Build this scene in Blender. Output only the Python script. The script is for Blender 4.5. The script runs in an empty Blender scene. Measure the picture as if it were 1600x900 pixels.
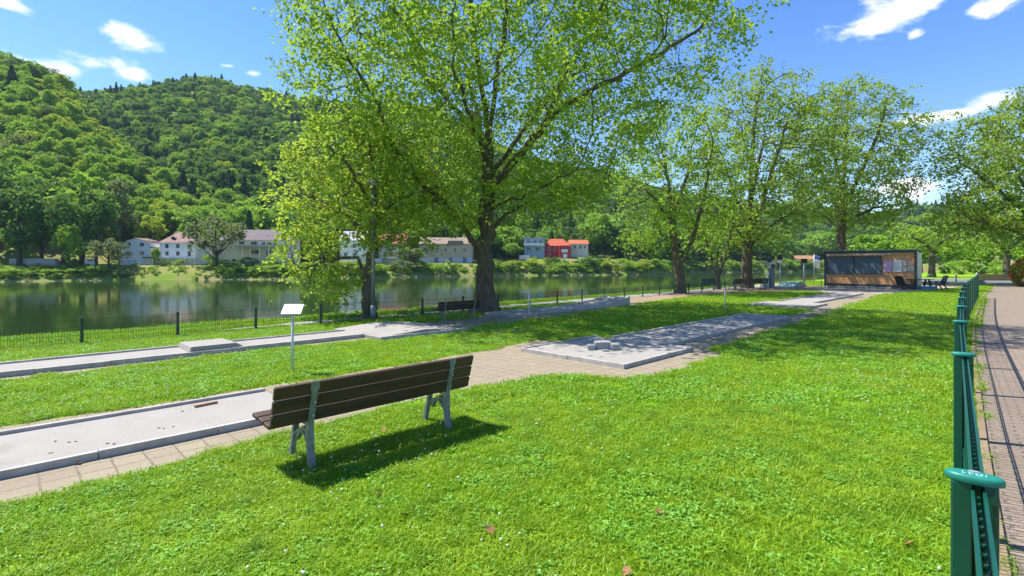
import bpy, math, random
import numpy as np
from mathutils import Vector, Matrix
R = math.radians
S2 = math.sqrt(.5)
scene = bpy.context.scene
C = scene.collection

# ------------------------------------------------------------------ camera, sky, sun, exposure
cam = bpy.data.cameras.new('camera'); camo = bpy.data.objects.new('camera', cam); C.objects.link(camo)
camo.location = (0, 0, 1.83); camo.rotation_euler = (R(90), 0, 0)
cam.sensor_width = 36; cam.lens = 18; cam.shift_y = -37/1600
cam.clip_start = .05; cam.clip_end = 6000
scene.camera = camo
scene.view_settings.view_transform = 'Standard'; scene.view_settings.look = 'None'
scene.view_settings.gamma = 1; scene.view_settings.use_curve_mapping = False
scene.view_settings.exposure = 1.17
SUN_EL = 58; SUN_AZ = (-.94, .34)
sun = bpy.data.lights.new('sun', 'SUN'); sun.energy = 4.4; sun.angle = R(.5); sun.color = (1, .95, .86)
suno = bpy.data.objects.new('sun', sun); C.objects.link(suno)
sd = Vector((SUN_AZ[0]*math.cos(R(SUN_EL)), SUN_AZ[1]*math.cos(R(SUN_EL)), math.sin(R(SUN_EL)))).normalized()
suno.rotation_euler = sd.to_track_quat('Z', 'Y').to_euler()

def pdir(px, py):
    return Vector(((px-800)/800, 1, (413-py)/800)).normalized()

def make_world():
    w = bpy.data.worlds.new('World'); scene.world = w; w.use_nodes = True
    nt = w.node_tree; N = nt.nodes; L = nt.links; N.clear()
    out = N.new('ShaderNodeOutputWorld'); bg = N.new('ShaderNodeBackground'); bg.inputs[1].default_value = .115
    sky = N.new('ShaderNodeTexSky'); sky.sky_type = 'NISHITA'; sky.sun_disc = False
    sky.sun_elevation = R(SUN_EL); sky.sun_rotation = math.atan2(SUN_AZ[0], SUN_AZ[1])
    sky.air_density = 1.1; sky.dust_density = .2; sky.ozone_density = 3.2; sky.altitude = 150
    hs = N.new('ShaderNodeHueSaturation'); hs.inputs['Hue'].default_value = .512; hs.inputs['Saturation'].default_value = 1.28; hs.inputs['Value'].default_value = .90
    L.new(sky.outputs[0], hs.inputs['Color'])
    tc = N.new('ShaderNodeTexCoord')
    st = N.new('ShaderNodeVectorMath'); st.operation = 'MULTIPLY'; st.inputs[1].default_value = (1, 1, 2.0)
    L.new(tc.outputs['Generated'], st.inputs[0])
    nz = N.new('ShaderNodeTexNoise'); nz.inputs['Scale'].default_value = 15; nz.inputs['Detail'].default_value = 9; nz.inputs['Roughness'].default_value = .58
    nz.inputs['Distortion'].default_value = .4
    L.new(st.outputs[0], nz.inputs['Vector'])
    acc = None
    clouds = [(200, 57, 48, 20, 1), (95, 106, 60, 18, 1), (150, 100, 60, 17, 1), (200, 115, 42, 14, 1), (361, 103, 24, 10, .85), (128, 48, 22, 8, .6),
              (396, 114, 26, 9, .7), (8, 6, 44, 20, .9), (1378, 26, 78, 36, 1.05), (1436, 6, 76, 24, 1.05), (1548, 10, 60, 18, .95), (1428, 52, 22, 18, .7), (1325, 86, 24, 8, .6),
              (1490, 176, 50, 14, 1), (1545, 160, 46, 16, 1), (1432, 188, 40, 16, .95), (1415, 292, 60, 22, 1.1), (1180, 250, 60, 18, .7), (900, 235, 50, 16, .8), (1010, 100, 70, 22, .8),
              (-300, 40, 120, 30, 1), (1850, 90, 130, 40, 1), (2100, 200, 160, 40, 1), (700, -300, 160, 60, 1), (1200, -260, 120, 50, 1)]
    for px, py, sx, sz, amp in clouds:
        d = pdir(px, py)
        f = d.y/800*.88
        sb = N.new('ShaderNodeVectorMath'); sb.operation = 'SUBTRACT'; L.new(tc.outputs['Generated'], sb.inputs[0]); sb.inputs[1].default_value = d
        ml = N.new('ShaderNodeVectorMath'); ml.operation = 'MULTIPLY'; L.new(sb.outputs[0], ml.inputs[0])
        k = 1/(sx*f); ml.inputs[1].default_value = (k, k, 1/(sz*f))
        ln = N.new('ShaderNodeVectorMath'); ln.operation = 'LENGTH'; L.new(ml.outputs[0], ln.inputs[0])
        m = N.new('ShaderNodeMath'); m.operation = 'MULTIPLY_ADD'; L.new(ln.outputs['Value'], m.inputs[0]); m.inputs[1].default_value = -.75; m.inputs[2].default_value = amp
        if acc is None: acc = m.outputs[0]
        else:
            mx = N.new('ShaderNodeMath'); mx.operation = 'MAXIMUM'; L.new(acc, mx.inputs[0]); L.new(m.outputs[0], mx.inputs[1]); acc = mx.outputs[0]
    n2 = N.new('ShaderNodeMath'); n2.operation = 'MULTIPLY_ADD'; L.new(nz.outputs['Fac'], n2.inputs[0]); n2.inputs[1].default_value = 2.6; n2.inputs[2].default_value = -1.45
    sm = N.new('ShaderNodeMath'); sm.operation = 'ADD'; L.new(acc, sm.inputs[0]); L.new(n2.outputs[0], sm.inputs[1])
    rp = N.new('ShaderNodeMapRange'); rp.interpolation_type = 'SMOOTHSTEP'; L.new(sm.outputs[0], rp.inputs['Value'])
    rp.inputs['From Min'].default_value = .12; rp.inputs['From Max'].default_value = .85
    mix = N.new('ShaderNodeMix'); mix.data_type = 'RGBA'
    L.new(rp.outputs[0], mix.inputs['Factor']); L.new(hs.outputs[0], mix.inputs['A']); mix.inputs['B'].default_value = (5.6, 5.65, 5.8, 1)
    L.new(mix.outputs['Result'], bg.inputs[0]); L.new(bg.outputs[0], out.inputs[0])
make_world()

cy = scene.cycles
cy.use_denoising = True
try: cy.denoiser = 'OPENIMAGEDENOISE'
except Exception: pass
cy.max_bounces = 8; cy.diffuse_bounces = 3; cy.glossy_bounces = 3; cy.transmission_bounces = 4; cy.transparent_max_bounces = 4
cy.sample_clamp_indirect = 6; cy.caustics_reflective = False; cy.caustics_refractive = False

# ------------------------------------------------------------------ helpers
def W(u, v, z=0.): return Vector(((u-v)*S2, (u+v)*S2, z))
def UVof(x, y): return (x+y)*S2, (y-x)*S2
def G(px, py, z=0.):
    d = (1.83-z)*800/(py-413); return Vector(((px-800)/800*d, d, z))
def tag(o, label=None, cat=None, group=None, kind=None):
    if label: o['label'] = label
    if cat: o['category'] = cat
    if group: o['group'] = group
    if kind: o['kind'] = kind
    return o
def thing(name, label, cat, loc, rotz=0., group=None):
    o = bpy.data.objects.new(name, None); C.objects.link(o); o.empty_display_size = .1
    o.location = loc; o.rotation_euler = (0, 0, rotz)
    return tag(o, label, cat, group)
def dup(root, loc, rotz=None, label=None, scale=None):
    def rec(o, p):
        c = o.copy(); C.objects.link(c); c.parent = p
        for ch in kids.get(o.name, ()): rec(ch, c)
        return c
    kids = {}
    for o in list(C.objects):
        if o.parent: kids.setdefault(o.parent.name, []).append(o)
    r = rec(root, None); r.location = loc
    if rotz is not None: r.rotation_euler = (0, 0, rotz)
    if scale is not None: r.scale = scale if hasattr(scale, '__len__') else (scale,)*3
    if label: r['label'] = label
    return r
def place(src, parent, loc=(0, 0, 0), rotz=0.):
    c = src.copy(); C.objects.link(c); c.parent = parent; c.location = loc; c.rotation_euler = (0, 0, rotz); return c

def np_mesh(name, V, F, mats=(), smooth=False, attrs=None):
    """V (n,3); F (m,k) one face size, or a list of index tuples"""
    me = bpy.data.meshes.new(name)
    V = np.asarray(V, dtype=np.float32)
    if isinstance(F, np.ndarray):
        m, k = F.shape; li = F.astype(np.int32).ravel(); ls = np.arange(m, dtype=np.int32)*k
    else:
        m = len(F); ln = np.array([len(f) for f in F], dtype=np.int32); li = np.array([i for f in F for i in f], dtype=np.int32)
        ls = np.concatenate([[0], np.cumsum(ln)[:-1]]).astype(np.int32)
    me.vertices.add(len(V)); me.vertices.foreach_set('co', V.ravel())
    me.loops.add(len(li)); me.loops.foreach_set('vertex_index', li)
    me.polygons.add(m); me.polygons.foreach_set('loop_start', ls)
    me.update(calc_edges=True)
    me.polygons.foreach_set('use_smooth', np.full(m, bool(smooth)))
    for k, (dom, arr) in (attrs or {}).items():
        a = me.attributes.new(k, 'FLOAT', dom); a.data.foreach_set('value', np.asarray(arr, dtype=np.float32))
    for mt in mats: me.materials.append(mt)
    me.validate(); return me

class MB:
    def __init__(s): s.v = []; s.f = []
    def add(s, vs, fs):
        n = len(s.v); s.v += [tuple(p) for p in vs]; s.f += [tuple(i+n for i in f) for f in fs]; return s
    def box(s, x0, x1, y0, y1, z0, z1, M=None):
        vs = [(x, y, z) for x in (x0, x1) for y in (y0, y1) for z in (z0, z1)]
        if M is not None: vs = [M @ Vector(p) for p in vs]
        return s.add(vs, [(0, 1, 3, 2), (4, 6, 7, 5), (0, 4, 5, 1), (2, 3, 7, 6), (0, 2, 6, 4), (1, 5, 7, 3)])
    def prism(s, poly, a, b, axis=2, M=None):
        """poly 2D (ccw), extruded from a to b along axis (0: poly is y,z; 1: x,z; 2: x,y)"""
        def P(p, t): return {0: (t, p[0], p[1]), 1: (p[0], t, p[1]), 2: (p[0], p[1], t)}[axis]
        n = len(poly); vs = [P(p, a) for p in poly]+[P(p, b) for p in poly]
        if M is not None: vs = [M @ Vector(p) for p in vs]
        fs = [tuple(range(n-1, -1, -1)), tuple(range(n, 2*n))]+[(i, (i+1) % n, n+(i+1) % n, n+i) for i in range(n)]
        if axis == 1: fs = [tuple(reversed(f)) for f in fs]
        return s.add(vs, fs)
    def tube(s, pts, rad, n=8, cap=True):
        pts = [Vector(p) for p in pts]; rad = rad if hasattr(rad, '__len__') else [rad]*len(pts)
        T = [(pts[min(i+1, len(pts)-1)]-pts[max(i-1, 0)]).normalized() for i in range(len(pts))]
        a = T[0].orthogonal().normalized(); vs = []; fs = []
        for i, p in enumerate(pts):
            a = (a-T[i]*a.dot(T[i])).normalized(); b = T[i].cross(a)
            for k in range(n):
                q = 2*math.pi*k/n; vs.append(p+(a*math.cos(q)+b*math.sin(q))*rad[i])
        for i in range(len(pts)-1):
            for k in range(n): fs.append((i*n+k, i*n+(k+1) % n, (i+1)*n+(k+1) % n, (i+1)*n+k))
        if cap: fs += [tuple(range(n-1, -1, -1)), tuple((len(pts)-1)*n+k for k in range(n))]
        return s.add(vs, fs)
    def lathe(s, prof, n=16, M=None):
        vs = []; fs = []
        for r, z in prof:
            for k in range(n):
                q = 2*math.pi*k/n; vs.append(Vector((r*math.cos(q), r*math.sin(q), z)))
        if M is not None: vs = [M @ p for p in vs]
        for i in range(len(prof)-1):
            for k in range(n): fs.append((i*n+k, i*n+(k+1) % n, (i+1)*n+(k+1) % n, (i+1)*n+k))
        fs += [tuple(range(n-1, -1, -1)), tuple((len(prof)-1)*n+k for k in range(n))]
        return s.add(vs, fs)
    def build(s, name, mat, parent=None, smooth=False, bevel=0., loc=None, rotz=None):
        me = np_mesh(name, s.v, s.f, (mat,), smooth)
        o = bpy.data.objects.new(name, me); C.objects.link(o); o.parent = parent
        if loc is not None: o.location = loc
        if rotz is not None: o.rotation_euler = (0, 0, rotz)
        if bevel:
            b = o.modifiers.new('bevel', 'BEVEL'); b.width = bevel; b.segments = 2; b.limit_method = 'ANGLE'
        return o
def struct(o): o['kind'] = 'structure'; return o

# ------------------------------------------------------------------ materials
def nt_new(name):
    m = bpy.data.materials.new(name); m.use_nodes = True; nt = m.node_tree
    return m, nt, nt.nodes, nt.links, nt.nodes['Principled BSDF']
def noise(N, L, vec, scale, detail=6, rough=.6):
    n = N.new('ShaderNodeTexNoise'); n.inputs['Scale'].default_value = scale; n.inputs['Detail'].default_value = detail; n.inputs['Roughness'].default_value = rough
    if vec is not None: L.new(vec, n.inputs['Vector'])
    return n.outputs['Fac']
def mixc(N, L, fac, a, b, mode='MIX'):
    m = N.new('ShaderNodeMix'); m.data_type = 'RGBA'; m.blend_type = mode
    for k, x in (('Factor', fac), ('A', a), ('B', b)):
        if isinstance(x, (int, float)): m.inputs[k].default_value = x
        elif isinstance(x, tuple): m.inputs[k].default_value = x if len(x) == 4 else (*x, 1)
        else: L.new(x, m.inputs[k])
    return m.outputs['Result']
def ramp(N, L, fac, a, b):
    m = N.new('ShaderNodeMapRange'); L.new(fac, m.inputs['Value']); m.inputs['From Min'].default_value = a; m.inputs['From Max'].default_value = b
    return m.outputs[0]
def bumpn(N, L, h, strength, dist, bs):
    b = N.new('ShaderNodeBump'); b.inputs['Strength'].default_value = strength; b.inputs['Distance'].default_value = dist
    L.new(h, b.inputs['Height']); L.new(b.outputs[0], bs.inputs['Normal'])
def mat(name, c1, c2=None, rough=.6, scale=6., bump=0., bscale=60., metal=0., spec=.4, stretch=None, lo=.35, hi=.65):
    m, nt, N, L, bs = nt_new(name)
    bs.inputs['Roughness'].default_value = rough; bs.inputs['Metallic'].default_value = metal; bs.inputs['Specular IOR Level'].default_value = spec
    c2 = c2 or tuple(x*.72 for x in c1)
    tc = N.new('ShaderNodeTexCoord'); vec = tc.outputs['Object']
    if stretch:
        mp = N.new('ShaderNodeMapping'); mp.inputs['Scale'].default_value = stretch; L.new(vec, mp.inputs[0]); vec = mp.outputs[0]
    L.new(mixc(N, L, ramp(N, L, noise(N, L, vec, scale), lo, hi), c1, c2), bs.inputs['Base Color'])
    if bump: bumpn(N, L, noise(N, L, vec, bscale), bump, .01, bs)
    return m
def leafmat(name, c1, c2, tr=(.3, .42, .05), trans=.35, objvar=.5, rough=.5, patch=False):
    m, nt, N, L, bs = nt_new(name)
    at = N.new('ShaderNodeAttribute'); at.attribute_name = 'rnd'
    oi = N.new('ShaderNodeObjectInfo')
    f = N.new('ShaderNodeMix'); f.inputs['Factor'].default_value = objvar; L.new(at.outputs['Fac'], f.inputs['A']); L.new(oi.outputs['Random'], f.inputs['B'])
    col = mixc(N, L, f.outputs[0], c1, c2)
    if patch:                                                         # lusher, drier and mossier patches of the lawn
        ge = N.new('ShaderNodeNewGeometry')
        k1 = ramp(N, L, noise(N, L, ge.outputs['Position'], .55, 5, .6), .40, .66); k2 = ramp(N, L, noise(N, L, ge.outputs['Position'], 2.6, 4, .6), .44, .68)
        col = mixc(N, L, k1, col, mixc(N, L, .5, col, (.36, .40, .03)))
        m2 = N.new('ShaderNodeMath'); m2.operation = 'MULTIPLY'; L.new(k2, m2.inputs[0]); m2.inputs[1].default_value = .55
        col = mixc(N, L, m2.outputs[0], col, (.06, .19, .02))
    L.new(col, bs.inputs['Base Color']); bs.inputs['Roughness'].default_value = rough; bs.inputs['Specular IOR Level'].default_value = .25
    t = N.new('ShaderNodeBsdfTranslucent'); L.new(mixc(N, L, .75, col, tr), t.inputs[0])
    ms = N.new('ShaderNodeMixShader'); ms.inputs[0].default_value = trans
    L.new(bs.outputs[0], ms.inputs[1]); L.new(t.outputs[0], ms.inputs[2]); L.new(ms.outputs[0], N['Material Output'].inputs['Surface'])
    return m
def pavemat(name, c1, c2, mortar, bw, bh, offset, msize, rot=0., dirt=None, dirtamt=.4, bumps=.5):
    m, nt, N, L, bs = nt_new(name)
    bs.inputs['Roughness'].default_value = .85; bs.inputs['Specular IOR Level'].default_value = .2
    tc = N.new('ShaderNodeTexCoord'); mp = N.new('ShaderNodeMapping'); mp.inputs['Rotation'].default_value = (0, 0, rot); L.new(tc.outputs['Object'], mp.inputs[0])
    # slight waviness so that joints are not ruler-straight
    nn = N.new('ShaderNodeTexNoise'); nn.inputs['Scale'].default_value = 3.5; L.new(mp.outputs[0], nn.inputs['Vector'])
    vm = N.new('ShaderNodeVectorMath'); vm.operation = 'MULTIPLY_ADD'; L.new(nn.outputs['Color'], vm.inputs[0]); vm.inputs[1].default_value = (.03, .03, 0); L.new(mp.outputs[0], vm.inputs[2])
    b = N.new('ShaderNodeTexBrick'); L.new(vm.outputs[0], b.inputs['Vector']); b.offset = offset
    b.inputs['Scale'].default_value = 1; b.inputs['Brick Width'].default_value = bw; b.inputs['Row Height'].default_value = bh
    b.inputs['Mortar Size'].default_value = msize; b.inputs['Mortar Smooth'].default_value = .3
    b.inputs['Color1'].default_value = (*c1, 1); b.inputs['Color2'].default_value = (*c2, 1); b.inputs['Mortar'].default_value = (*mortar, 1); b.inputs['Bias'].default_value = 0
    f1 = ramp(N, L, noise(N, L, tc.outputs['Object'], 1.3), .4, .68)
    col = mixc(N, L, ramp(N, L, noise(N, L, tc.outputs['Object'], 55), .3, .75), b.outputs['Color'], tuple(x*1.25 for x in c2))
    fm = N.new('ShaderNodeMath'); fm.operation = 'MULTIPLY'; L.new(f1, fm.inputs[0]); fm.inputs[1].default_value = dirtamt
    col = mixc(N, L, fm.outputs[0], col, dirt or tuple(x*.6 for x in c1))
    L.new(col, bs.inputs['Base Color'])
    iv = N.new('ShaderNodeMath'); iv.operation = 'MULTIPLY_ADD'; L.new(b.outputs['Fac'], iv.inputs[0]); iv.inputs[1].default_value = -1; L.new(noise(N, L, tc.outputs['Object'], 90), iv.inputs[2])
    bumpn(N, L, iv.outputs[0], bumps, .008, bs)
    return m

M = {}
def lanemat():
    m, nt, N, L, bs = nt_new('pale_concrete'); bs.inputs['Roughness'].default_value = .88; bs.inputs['Specular IOR Level'].default_value = .2
    tc = N.new('ShaderNodeTexCoord'); v = tc.outputs['Object']
    c = mixc(N, L, ramp(N, L, noise(N, L, v, 2.2, 8, .65), .38, .72), (.285, .266, .242), (.23, .214, .194))
    c = mixc(N, L, ramp(N, L, noise(N, L, v, 70, 3), .3, .75), c, (.32, .30, .274))
    st = ramp(N, L, noise(N, L, v, .9, 9, .7), .56, .70); k = N.new('ShaderNodeMath'); k.operation = 'MULTIPLY'; L.new(st, k.inputs[0]); k.inputs[1].default_value = .45
    c = mixc(N, L, k.outputs[0], c, (.13, .12, .108))
    L.new(c, bs.inputs['Base Color']); bumpn(N, L, noise(N, L, v, 220), .3, .006, bs); return m
M['lane'] = lanemat()
M['border'] = mat('lane_border', (.44, .41, .37), (.31, .29, .26), rough=.85, scale=5, bump=.3, bscale=120, spec=.2)
M['block'] = mat('grey_block', (.36, .36, .35), (.26, .26, .24), rough=.9, scale=7, bump=.3, bscale=90)
M['slab'] = pavemat('beige_pavers', (.19, .158, .108), (.255, .215, .15), (.05, .04, .03), .25, .223, 0, .010, dirt=(.22, .175, .13), dirtamt=.55)
M['brick'] = pavemat('brick_pavers', (.175, .14, .11), (.26, .205, .16), (.035, .03, .02), .2, .085, .5, .013, rot=R(86), dirt=(.18, .15, .10), dirtamt=.5, bumps=.8)
M['asphalt'] = mat('asphalt', (.16, .155, .15), (.12, .12, .12), rough=.9, scale=3, bump=.3, bscale=200)
M['paleasphalt'] = mat('pale_asphalt', (.34, .33, .31), (.27, .26, .25), rough=.9, scale=2, bump=.2, bscale=150)
M['sand'] = mat('sandy_paving', (.34, .28, .21), (.27, .22, .16), rough=.95, scale=1.6, bump=.4, bscale=60)
M['soil'] = mat('bare_soil', (.22, .155, .10), (.30, .23, .15), rough=1, scale=1.2, bump=.6, bscale=25, spec=.1)
M['lawn'] = mat('lawn_ground', (.14, .29, .015), (.24, .34, .035), rough=1, scale=.9, bump=.8, bscale=40, spec=.05)
M['hill'] = mat('hill_ground', (.13, .22, .025), (.24, .19, .09), rough=1, scale=.16, spec=.05)
M['bark'] = mat('bark', (.15, .125, .09), (.075, .06, .043), rough=.95, scale=4, bump=1., bscale=14, spec=.1, stretch=(3, 3, .7))
M['bark_far'] = mat('far_bark', (.09, .075, .055), (.06, .05, .035), rough=1, scale=2, spec=.1)
M['wood'] = mat('dark_brown_planks', (.075, .042, .027), (.042, .025, .017), rough=.55, scale=3, bump=.3, bscale=20, stretch=(.6, 8, 8), spec=.35)
M['cast'] = mat('cast_metal', (.25, .27, .265), (.14, .165, .16), rough=.55, scale=14, bump=.3, bscale=70, metal=.25)
M['green'] = mat('green_coated_steel', (.003, .07, .042), (.003, .058, .036), rough=.38, scale=3, spec=.45)
M['greencap'] = mat('green_plastic_cap', (.014, .19, .145), (.012, .165, .125), rough=.4, scale=20, bump=.1, bscale=200)
M['darkgreen'] = mat('dark_green_steel', (.016, .055, .035), (.012, .042, .03), rough=.45, scale=4)
M['galv'] = mat('galvanised_steel', (.42, .44, .46), (.34, .36, .38), rough=.45, scale=12, metal=.5)
M['plate'] = mat('white_sign_plate', (.56, .60, .65), (.50, .55, .60), rough=.3, scale=10)
M['print'] = mat('blue_print', (.16, .26, .38), (.3, .4, .5), rough=.4, scale=30)
M['palepole'] = mat('pale_zinc_pole', (.55, .57, .58), (.45, .47, .48), rough=.5, scale=12)
M['grey'] = mat('grey_pole', (.20, .215, .23), (.16, .17, .18), rough=.4, scale=5, metal=.3)
M['black'] = mat('black_plastic', (.018, .019, .02), (.03, .03, .03), rough=.4, scale=8)
M['anthracite'] = mat('anthracite_frame', (.035, .042, .05), (.05, .058, .066), rough=.45, scale=4)
M['shutter'] = mat('blue_grey_shutter', (.075, .115, .15), (.085, .125, .16), rough=.8, scale=2)
M['white'] = mat('white_paint', (.78, .78, .77), (.70, .70, .70), rough=.6, scale=2)

# ------------------------------------------------------------------ terrain
WZ = -2.6
PX0 = [-700, 0, 190, 460, 520, 800, 1000, 1090, 1280, 1450, 1800]
Y0 = [105, 127, 142, 150, 160, 197, 212, 268, 296, 300, 300]
def y0_of(px): return np.interp(px, PX0, Y0)
S1P = [-700, -200, 0, 60, 100, 150, 210, 300, 400, 445, 520, 600, 2000]
S1Y = [60, 70, 88, 100, 122, 172, 235, 312, 352, 368, 395, 425, 425]
C1P = [-700, 0, 200, 445, 600]; C1Y = [400, 360, 290, 225, 215]
S2P = [-700, 0, 130, 200, 290, 330, 400, 450, 600, 680, 760, 870, 950, 1000, 1100, 1300, 1380, 1430, 1600, 2000]
S2Y = [150, 150, 142, 132, 122, 124, 142, 152, 165, 178, 215, 256, 270, 288, 310, 328, 332, 324, 332, 330]
def terrain(x, y):
    x = np.asarray(x, float); y = np.asarray(y, float)
    px = 800+800*x/y; y0 = y0_of(px); o = y-y0
    bank = np.interp(o, [-12, -1, 0, 2.5, 6, 14, 30, 60, 3000], [-6, -3.0, -2.7, -1.2, .2, 1.4, 2.2, 3., 6.])
    lift = np.interp(px, [640, 800, 900, 1000, 1100], [0, 2.2, 3, 2, 0])*np.clip((o-6)/16, 0, 1)
    bank = bank+lift
    wig = 5*np.sin(x*.021+y*.013)*np.sin(y*.017-x*.008+1)+3*np.sin(x*.05+2)*np.sin(y*.043)
    c1 = np.interp(px, C1P, C1Y); z1 = 1.83+(413-np.interp(px, S1P, S1Y))*c1/800-9
    b1 = y0+26; t = (y-b1)/(c1-b1)
    e1 = (z1-2.2)/c1
    h1 = np.where(t < 1, 2.2+y*e1*np.sin(np.clip(t, 0, 1)*math.pi/2)**.9, z1-(y-c1)*.35)
    h1 = np.where((t > 0) & (z1 > 2.3), h1+wig*np.clip(t, 0, 1)*np.clip(1.4-t, 0, 1)*.6, -50)
    c2 = np.interp(px, [0, 800, 1000, 1200, 2000], [600, 600, 620, 680, 700]); z2 = 1.83+(413-np.interp(px, S2P, S2Y))*c2/800-10
    b2 = y0+40; t = (y-b2)/(c2-b2)
    e2 = (z2-3)/c2
    h2 = np.where(t < 1, 3+y*e2*np.sin(np.clip(t, 0, 1)*math.pi/2)**.9, z2-(y-c2)*.3)
    h2 = np.where(t > 0, h2+1.8*wig*np.clip(t*1.5, 0, 1)*np.clip(1.4-t, 0, 1), -50)
    return np.maximum(np.maximum(h1, h2), bank)
def make_terrain():
    pxs = np.arange(-640, 1960, 13.)
    offs = np.concatenate([[-12, -5, -1, 0, 1.2, 2.5, 4, 6, 9, 14, 20, 26, 30, 36, 44], 44+np.linspace(0, 1, 60)[1:]**1.15*640])
    V = []
    for o in offs:
        y = y0_of(pxs)+o; x = (pxs-800)/800*y
        V.append(np.stack([x, y, terrain(x, y)], 1))
    n = len(pxs); V = np.concatenate(V); m = len(offs)
    i = (np.arange(m-1)[:, None]*n+np.arange(n-1)[None]).ravel()
    F = np.stack([i, i+1, i+n+1, i+n], 1)
    me = np_mesh('hills', V, F, (M['hill'],), True)
    o = bpy.data.objects.new('hills', me); C.objects.link(o); return struct(o)
make_terrain()
# near ground: one sheet, dropping to the river
def make_ground():
    prof = [(-900, 0), (-60, 0), (-8, 0), (4, 0), (14, 0), (17.2, 0), (17.9, -.25), (19, -1.2), (20.6, -2.7), (24, -5)]
    us = [-900, -120, -40, -10, 0, 10, 20, 40, 80, 160, 300, 900]
    V = [W(u, v, z) for v, z in prof for u in us]; n = len(us)
    F = [(a*n+b, a*n+b+1, (a+1)*n+b+1, (a+1)*n+b) for a in range(len(prof)-1) for b in range(n-1)]
    me = np_mesh('ground', V, F, (M['lawn'],), True); o = bpy.data.objects.new('ground', me); C.objects.link(o); struct(o)
make_ground()
def make_water():
    m, nt, N, L, bs = nt_new('river_water')
    bs.inputs['Base Color'].default_value = (.02, .042, .010, 1); bs.inputs['Roughness'].default_value = .07; bs.inputs['IOR'].default_value = 1.33
    bs.inputs['Specular IOR Level'].default_value = .5
    tc = N.new('ShaderNodeTexCoord'); mp = N.new('ShaderNodeMapping'); mp.inputs['Scale'].default_value = (.9, .9, 1); L.new(tc.outputs['Object'], mp.inputs[0])
    a = noise(N, L, mp.outputs[0], 1.2, 3, .5); b = noise(N, L, mp.outputs[0], .12, 2, .5)
    s = N.new('ShaderNodeMath'); s.operation = 'MULTIPLY'; L.new(a, s.inputs[0]); L.new(ramp(N, L, b, .3, .75), s.inputs[1])
    bumpn(N, L, s.outputs[0], .16, .06, bs)
    mb = MB(); mb.add([(-700, -60, WZ), (900, -60, WZ), (900, 700, WZ), (-700, 700, WZ)], [(0, 1, 2, 3)])
    # only where the river can be: a sheet between the banks
    mb = MB(); pts = [W(-420, 19, WZ), W(420, 19, WZ)]
    far = [((px-800)/800*(y0_of(px)+3), y0_of(px)+3, WZ) for px in range(1440, -660, -60)]
    pts = [tuple(W(-160, 19, WZ)), tuple(W(300, 19, WZ))]+[tuple(map(float, p)) for p in far]
    mb.add(pts, [tuple(range(len(pts)))])
    struct(mb.build('river', m))
make_water()

# ------------------------------------------------------------------ paved surfaces (u along the lanes, v towards the river)
def sheet(name, poly, z, m):
    mb = MB(); mb.add([(u, v, z) for u, v in poly], [tuple(range(len(poly)))])
    o = mb.build(name, m, rotz=R(45)); return struct(o)
PAVE_A = [(-12, 5.4), (0, 5.4), (1.9, 5.6), (4.5, 5.82), (5.4, 5.6), (6.4, 5.35), (6.8, 4.95), (7.0, 4.35), (8.4, 4.2), (10.4, 4.25), (10.75, 4.72), (14.5, 4.82), (18.2, 4.88), (22.5, 5.1), (27, 5.45), (36, 5.9), (42, 5.6), (47.2, 4.6), (47.2, 12.2), (38, 9.6),
          (36.5, 8.6), (26.5, 8.9), (23.2, 8.8), (22.9, 6.1), (19.6, 5.9), (18.95, 6.2), (18.95, 7.3), (10.6, 7.28), (9.6, 7.5), (9.2, 8.3), (7.7, 8.12), (4.7, 7.95), (0, 8.1), (-12, 8.1)]
PAVE_C = [(-12, 11.25), (0, 11.25), (3.8, 11.4), (6.2, 11.2), (6.4, 10.6), (9.2, 10.7), (9.6, 11.2), (12.3, 11.35), (18.8, 12.05), (22, 12.6), (22, 13.2), (19.8, 13.9), (12.2, 14.0), (11.6, 13.3), (9.5, 13.4), (6.3, 13.4), (6.1, 12.75), (-12, 12.75)]
SOIL = [(18, 13.7), (20.2, 12.5), (28, 13.15), (36, 12.0), (39, 9.8), (47, 10.5), (52, 16), (30, 16.6), (22, 16.2), (19, 15.0)]
RPATH = [(4.2, 15.5), (8, 15.35), (14, 15.25), (20, 15.15), (30, 15.3), (52, 15.6), (52, 16.9), (30, 16.7), (14, 16.35), (8, 16.2), (4.2, 15.9)]
FU = [-6, 1.92, 7.08, 14.1, 20.4, 25, 38.4, 60]; FV = [-.5, .09, .46, .9, 1.23, 1.4, 1.8, 2.2]
def fence_v(u): return float(np.interp(u, FU, FV))
us_ = [-6, -2, 1.92, 4.5, 7.08, 10.5, 14.1, 17, 20.4, 25, 31, 38.4, 46, 60]
PATH = [(u, fence_v(u)-.17) for u in us_]+[(60, -3.4), (-6, -4.4)]
def inpoly(poly, u, v):
    u = np.asarray(u); v = np.asarray(v); r = np.zeros(u.shape, bool); n = len(poly)
    for i in range(n):
        (a, b), (c, d) = poly[i], poly[(i+1) % n]
        if b == d: continue
        k = ((b > v) != (d > v)) & (u < (c-a)*(v-b)/(d-b)+a); r ^= k
    return r
pa = sheet('pavement', PAVE_A, .008, M['slab']); sheet('pavement', PAVE_C, .008, M['slab'])
sheet('bare_soil', SOIL, .004, M['soil']); sheet('river_path', RPATH, .012, M['paleasphalt']); sheet('brick_path', PATH, .008, M['brick'])
sheet('forecourt', [(38.2, 5.9), (46.9, 4.4), (60, 2.5), (60, 12), (47, 12.1), (38.2, 9.4)], .012, M['sand'])
sheet('road', [(62, -60), (84, -60), (84, 12), (62, 12)], .012, M['asphalt'])
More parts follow.
